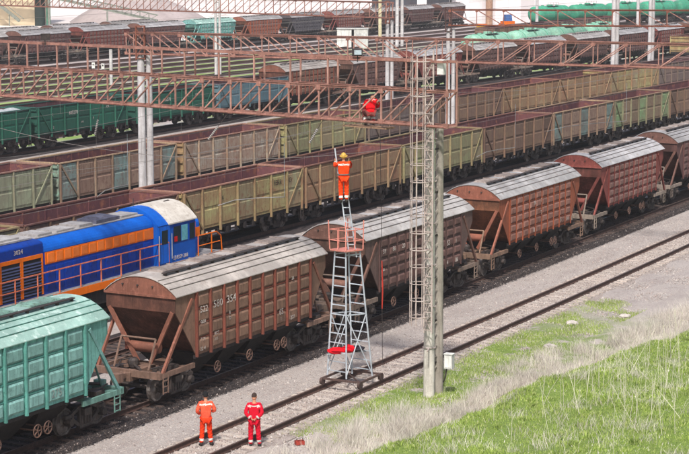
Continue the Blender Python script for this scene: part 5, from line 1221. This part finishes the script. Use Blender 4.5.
def leafm(name, c, tr=.35):
    m = bpy.data.materials.new(name); m.use_nodes = True; n = m.node_tree.nodes; l = m.node_tree.links; b = n['Principled BSDF']; b.inputs['Roughness'].default_value = .7; b.inputs['Specular IOR Level'].default_value = .2
    geo = n.new('ShaderNodeNewGeometry'); t = n.new('ShaderNodeTexNoise'); t.inputs['Scale'].default_value = .7; t.inputs['Detail'].default_value = 3; l.new(geo.outputs['Position'], t.inputs['Vector'])
    x = n.new('ShaderNodeMix'); x.data_type = 'RGBA'; l.new(t.outputs['Fac'], x.inputs['Factor']); x.inputs['A'].default_value = (*lin(tuple(q*.78 for q in c)), 1); x.inputs['B'].default_value = (*lin(tuple(min(255, q*1.2) for q in c)), 1)
    l.new(x.outputs['Result'], b.inputs['Base Color']); td = n.new('ShaderNodeBsdfTranslucent'); l.new(x.outputs['Result'], td.inputs['Color']); ms = n.new('ShaderNodeMixShader'); ms.inputs[0].default_value = tr
    l.new(b.outputs[0], ms.inputs[1]); l.new(td.outputs[0], ms.inputs[2]); l.new(ms.outputs[0], n['Material Output'].inputs[0]); return m
G1_, G2_, G3_ = leafm('grass_bright', (162, 182, 94)), leafm('grass_mid', (140, 162, 80)), leafm('grass_yellowish', (184, 192, 128)); ST, ST2 = leafm('dry_straw', (218, 210, 196), .2), leafm('grey_straw', (196, 186, 178), .2)
fb = lambda S: 29.6-.118*(S-53)+.35*np.sin(S*.31)+.2*np.sin(S*.9)
vn = lambda S, D, k: np.sin(S*k+1.3*np.sin(D*k*.8))+np.sin(D*k*1.7+S*k*.6+2)+.6*np.sin(S*k*2.9-D*k*2.1)
def bank(n, g):
    S = g.uniform(50, 98, n); D = fb(S)-.05-(g.random(n)**1.25)*14; k = (D > 14) & (vn(S, D, 1.1)+g.normal(0, .9, n) > -1.2); return S[k], D[k]
scatter_blades('bank_grass', 300000, bank, (.03, .10), (.014, .034), [G1_, G2_, G3_, ST], [.44, .28, .24, .04], 'lush green grass covering the bank in the lower right corner', .8)
def tuft(n, g):
    c = g.uniform(0, 1, (1100, 2)); i = g.integers(0, 1100, n); S0 = 50+48*c[i, 0]; D0 = fb(S0)-.2-13*c[i, 1]; S = S0+g.normal(0, .10, n); D = D0+g.normal(0, .10, n); return S, D
scatter_blades('bank_weeds', 60000, tuft, (.08, .18), (.025, .05), [G1_, G2_, G3_], [.5, .3, .2], 'leafy weeds in clumps over the green bank', .9, seed=3)
def strip(n, g):
    S = g.uniform(52, 84, n); D = g.uniform(29.6, 33.2, n); k = (D > fb(S)+.2) & (vn(S, D, 1.4)+g.normal(0, .5, n)+.8+(D-30.8)*.3-np.maximum(0, S-70)*.11-np.maximum(0, 58.5-S)*.55 > -.25); return S[k], D[k]
scatter_blades('strip_grass', 90000, strip, (.04, .13), (.012, .026), [G1_, G2_, G3_, ST], [.4, .25, .25, .10], 'patchy green grass round the foot of the twin pole', .7, seed=5)
def dryb(n, g):
    S = g.uniform(50, 100, n); D = fb(S)+np.abs(g.normal(.1, 1, n))*np.where((S > 55.5) & (S < 69), .45, .75); k = (vn(S, D, .9)+g.normal(0, .5, n) > -.5-np.exp(-(D-fb(S)))*1.3); return S[k], D[k]
scatter_blades('dry_weeds', 34000, dryb, (.06, .30), (.006, .014), [ST, ST2], [.5, .5], 'pale dry weeds along the foot of the bank', .9, seed=7)
def dryc(n, g):
    c = g.uniform(0, 1, (130, 2)); i = g.integers(0, 130, n); S0 = 52+40*c[i, 0]; D0 = fb(S0)+.2+np.where((S0 > 56) & (S0 < 67), .7, 2.2)*c[i, 1]; return S0+g.normal(0, .22, n), D0+g.normal(0, .22, n)
def dryf(n, g):
    c = g.uniform(0, 1, (60, 2)); i = g.integers(0, 60, n); S0 = 53.5+6.5*c[i, 0]; D0 = fb(S0)+.1+2.3*c[i, 1]; return S0+g.normal(0, .2, n), D0+g.normal(0, .2, n)
scatter_blades('dry_tangle', 5500, dryf, (.15, .6), (.006, .012), [ST, ST2], [.6, .4], 'pale tangled dry weeds at the bottom, left of the twin pole foot', 1.0, seed=13)
scatter_blades('dry_bushes', 22000, dryc, (.15, .55), (.007, .014), [ST, ST2], [.4, .6], 'tangled pale dry bushes in front of the bank', 1.0, seed=9)
def dryd(n, g):
    c = g.uniform(0, 1, (260, 2)); i = g.integers(0, 260, n); S0 = 52+34*c[i, 0]; D0 = fb(S0)-.8-12*c[i, 1]; return S0+g.normal(0, .25, n), D0+g.normal(0, .25, n)
scatter_blades('bank_straw', 14000, dryd, (.12, .4), (.006, .013), [ST, ST2], [.6, .4], 'dry straw scattered over the green bank', 1.1, seed=11)
# tall dry stalks
rs = random.Random(5); m = MB()
for k in range(330):
    S = rs.choice((rs.gauss(64, 2.6), rs.gauss(60.5, 2.5), rs.gauss(70, 4), rs.gauss(74, 3), rs.uniform(54, 82))); D = fb(S)-rs.uniform(2.2, 11) if k % 3 else fb(S)-rs.uniform(5.5, 11)
    p = P(S, D, ground_z(S, D)-.03); h = rs.uniform(.7, 1.9); a = rs.uniform(0, 6.28); ln = rs.uniform(0, .16)*h if rs.random() < .75 else rs.uniform(.5, 1.1)*h
    q = p+Vector((math.cos(a)*ln, math.sin(a)*ln, h)); mid = p.lerp(q, .5)+Vector((rs.uniform(-.05, .05), rs.uniform(-.05, .05), .03)); r0 = rs.uniform(.006, .011)
    m.tube(p, mid, r0, 4, r0*.85, False); m.tube(mid, q, r0*.85, 4, r0*.4, False)
    for j in range(rs.randint(0, 6)):
        b = (p.lerp(q, rs.uniform(.35, .98))); a2 = rs.uniform(0, 6.28); l2 = rs.uniform(.1, .4); m.tube(b, b+Vector((math.cos(a2)*l2*.7, math.sin(a2)*l2*.7, l2*rs.uniform(-.2, .8))), r0*.5, 3, r0*.25, False)
o = m.build('dry_stalks', leafm('stalk_cream', (216, 211, 186), .2)); tag(o, 'tall cream coloured dry stalks standing on the green bank', 'plants', kind='stuff')
# loose stones
def stones(name, n, sfun, size, mats, probs, label, zf, seed):
    g = np.random.default_rng(seed); S, D = sfun(n, g); n = len(S); th = AL+K*S; cx, cy = -math.sin(AL)/K, math.cos(AL)/K
    X = cx+np.sin(th)*(1/K-D); Y = cy-np.cos(th)*(1/K-D); r_ = g.uniform(size[0], size[1], n)*(1+.8*(g.random(n) < .08)); a = g.uniform(0, 6.28, n); Z = zf(S, D)
    v = np.zeros((n, 5, 3), np.float32)
    for i in range(4):
        rr = r_*g.uniform(.6, 1.2, n); v[:, i] = np.stack([X+np.cos(a+i*1.57)*rr, Y+np.sin(a+i*1.57)*rr, Z-.01+g.uniform(-.3, .2, n)*r_], 1)
    v[:, 4] = np.stack([X+g.uniform(-.4, .4, n)*r_, Y+g.uniform(-.4, .4, n)*r_, Z+r_*g.uniform(.4, .9, n)], 1)
    b = np.arange(n)*5; tr = np.stack([b, b+1, b+4, b+1, b+2, b+4, b+2, b+3, b+4, b+3, b, b+4], 1).reshape(-1, 3)
    me = bpy.data.meshes.new(name); me.vertices.add(n*5); me.vertices.foreach_set('co', v.ravel()); me.loops.add(len(tr)*3); me.polygons.add(len(tr)); me.loops.foreach_set('vertex_index', tr.ravel().astype(np.int32)); me.polygons.foreach_set('loop_start', (np.arange(len(tr))*3).astype(np.int32))
    mi = np.repeat(g.choice(len(mats), n, p=probs), 4); me.polygons.foreach_set('material_index', mi.astype(np.int32))
    for m_ in mats: me.materials.append(m_)
    me.update(calc_edges=True); o = bpy.data.objects.new(name, me); C.objects.link(o); tag(o, label, 'stones', kind='stuff')
s1_, s2_, s3_, s4_ = [plain(n_, c_, .9) for n_, c_ in (('stone_grey', (168, 158, 152)), ('stone_pale', (196, 188, 182)), ('stone_dark', (132, 122, 117)), ('stone_pink', (176, 160, 152)))]
def gz(S, D): return np.where(np.abs(D-C_N) < 1.45, GZ+.055, np.where(np.abs(D-C_H) < 1.75, GZ+.055, GZ))+.0
stones('yard_stones', 70000, lambda n, g: (g.uniform(46, 130, n)**1.0, g.uniform(29.8, 38.4, n)), (.016, .04), [s1_, s2_, s3_, s4_], [.35, .3, .15, .2], 'loose gravel stones across the near yard', gz, 21)
stones('ballast_stones', 60000, lambda n, g: (g.uniform(46, 115, n), C_N+g.uniform(-1.12, 1.12, n)), (.022, .045), [s1_, s2_, s3_, s4_], [.4, .12, .28, .2], 'ballast stones between the rails of the nearest track', lambda S, D: GZ+.075+0*S, 22)
stones('oily_stones', 40000, lambda n, g: (g.uniform(44, 120, n), C_H+np.where(g.random(n) < .7, g.uniform(-2.15, -.9, n), g.uniform(-.7, .7, n))), (.022, .045), [iron, s3_, iron2], [.62, .03, .35], 'oil blackened ballast stones beside the near hopper wagons', lambda S, D: GZ+.07+0*S, 23)
bs = MB()
for i, (S, D) in enumerate(((77.6, 31.4), (72.5, 30.4), (80.2, 29.9))):
    p = P(S, D, GZ); m = MB(); blob(m, (0, 0, .05), .28, .2, .12, 30+i); o = m.build('boulder', s2_, None, p); tag(o, ['pale flat stone beside the near rail, left of the other two', 'pale stone among the weeds right of the twin pole', 'pale stone lying farthest right beside the track'][(0, 1, 2)[i]], 'stone')
# ------------------------------------------------------------ thin haze over the whole yard
hz = MB(); hz.box(-2600, 2600, -1400, 2400, -2.2, 19.5); hm = bpy.data.materials.new('haze'); hm.use_nodes = True; hn = hm.node_tree; hn.nodes.remove(hn.nodes['Principled BSDF'])
pv = hn.nodes.new('ShaderNodeVolumePrincipled'); pv.inputs['Density'].default_value = .00022; pv.inputs['Color'].default_value = (.93, .94, .97, 1); hn.links.new(pv.outputs[0], hn.nodes['Material Output'].inputs['Volume'])
tag(hz.build('haze', hm), kind='stuff')
#@@END
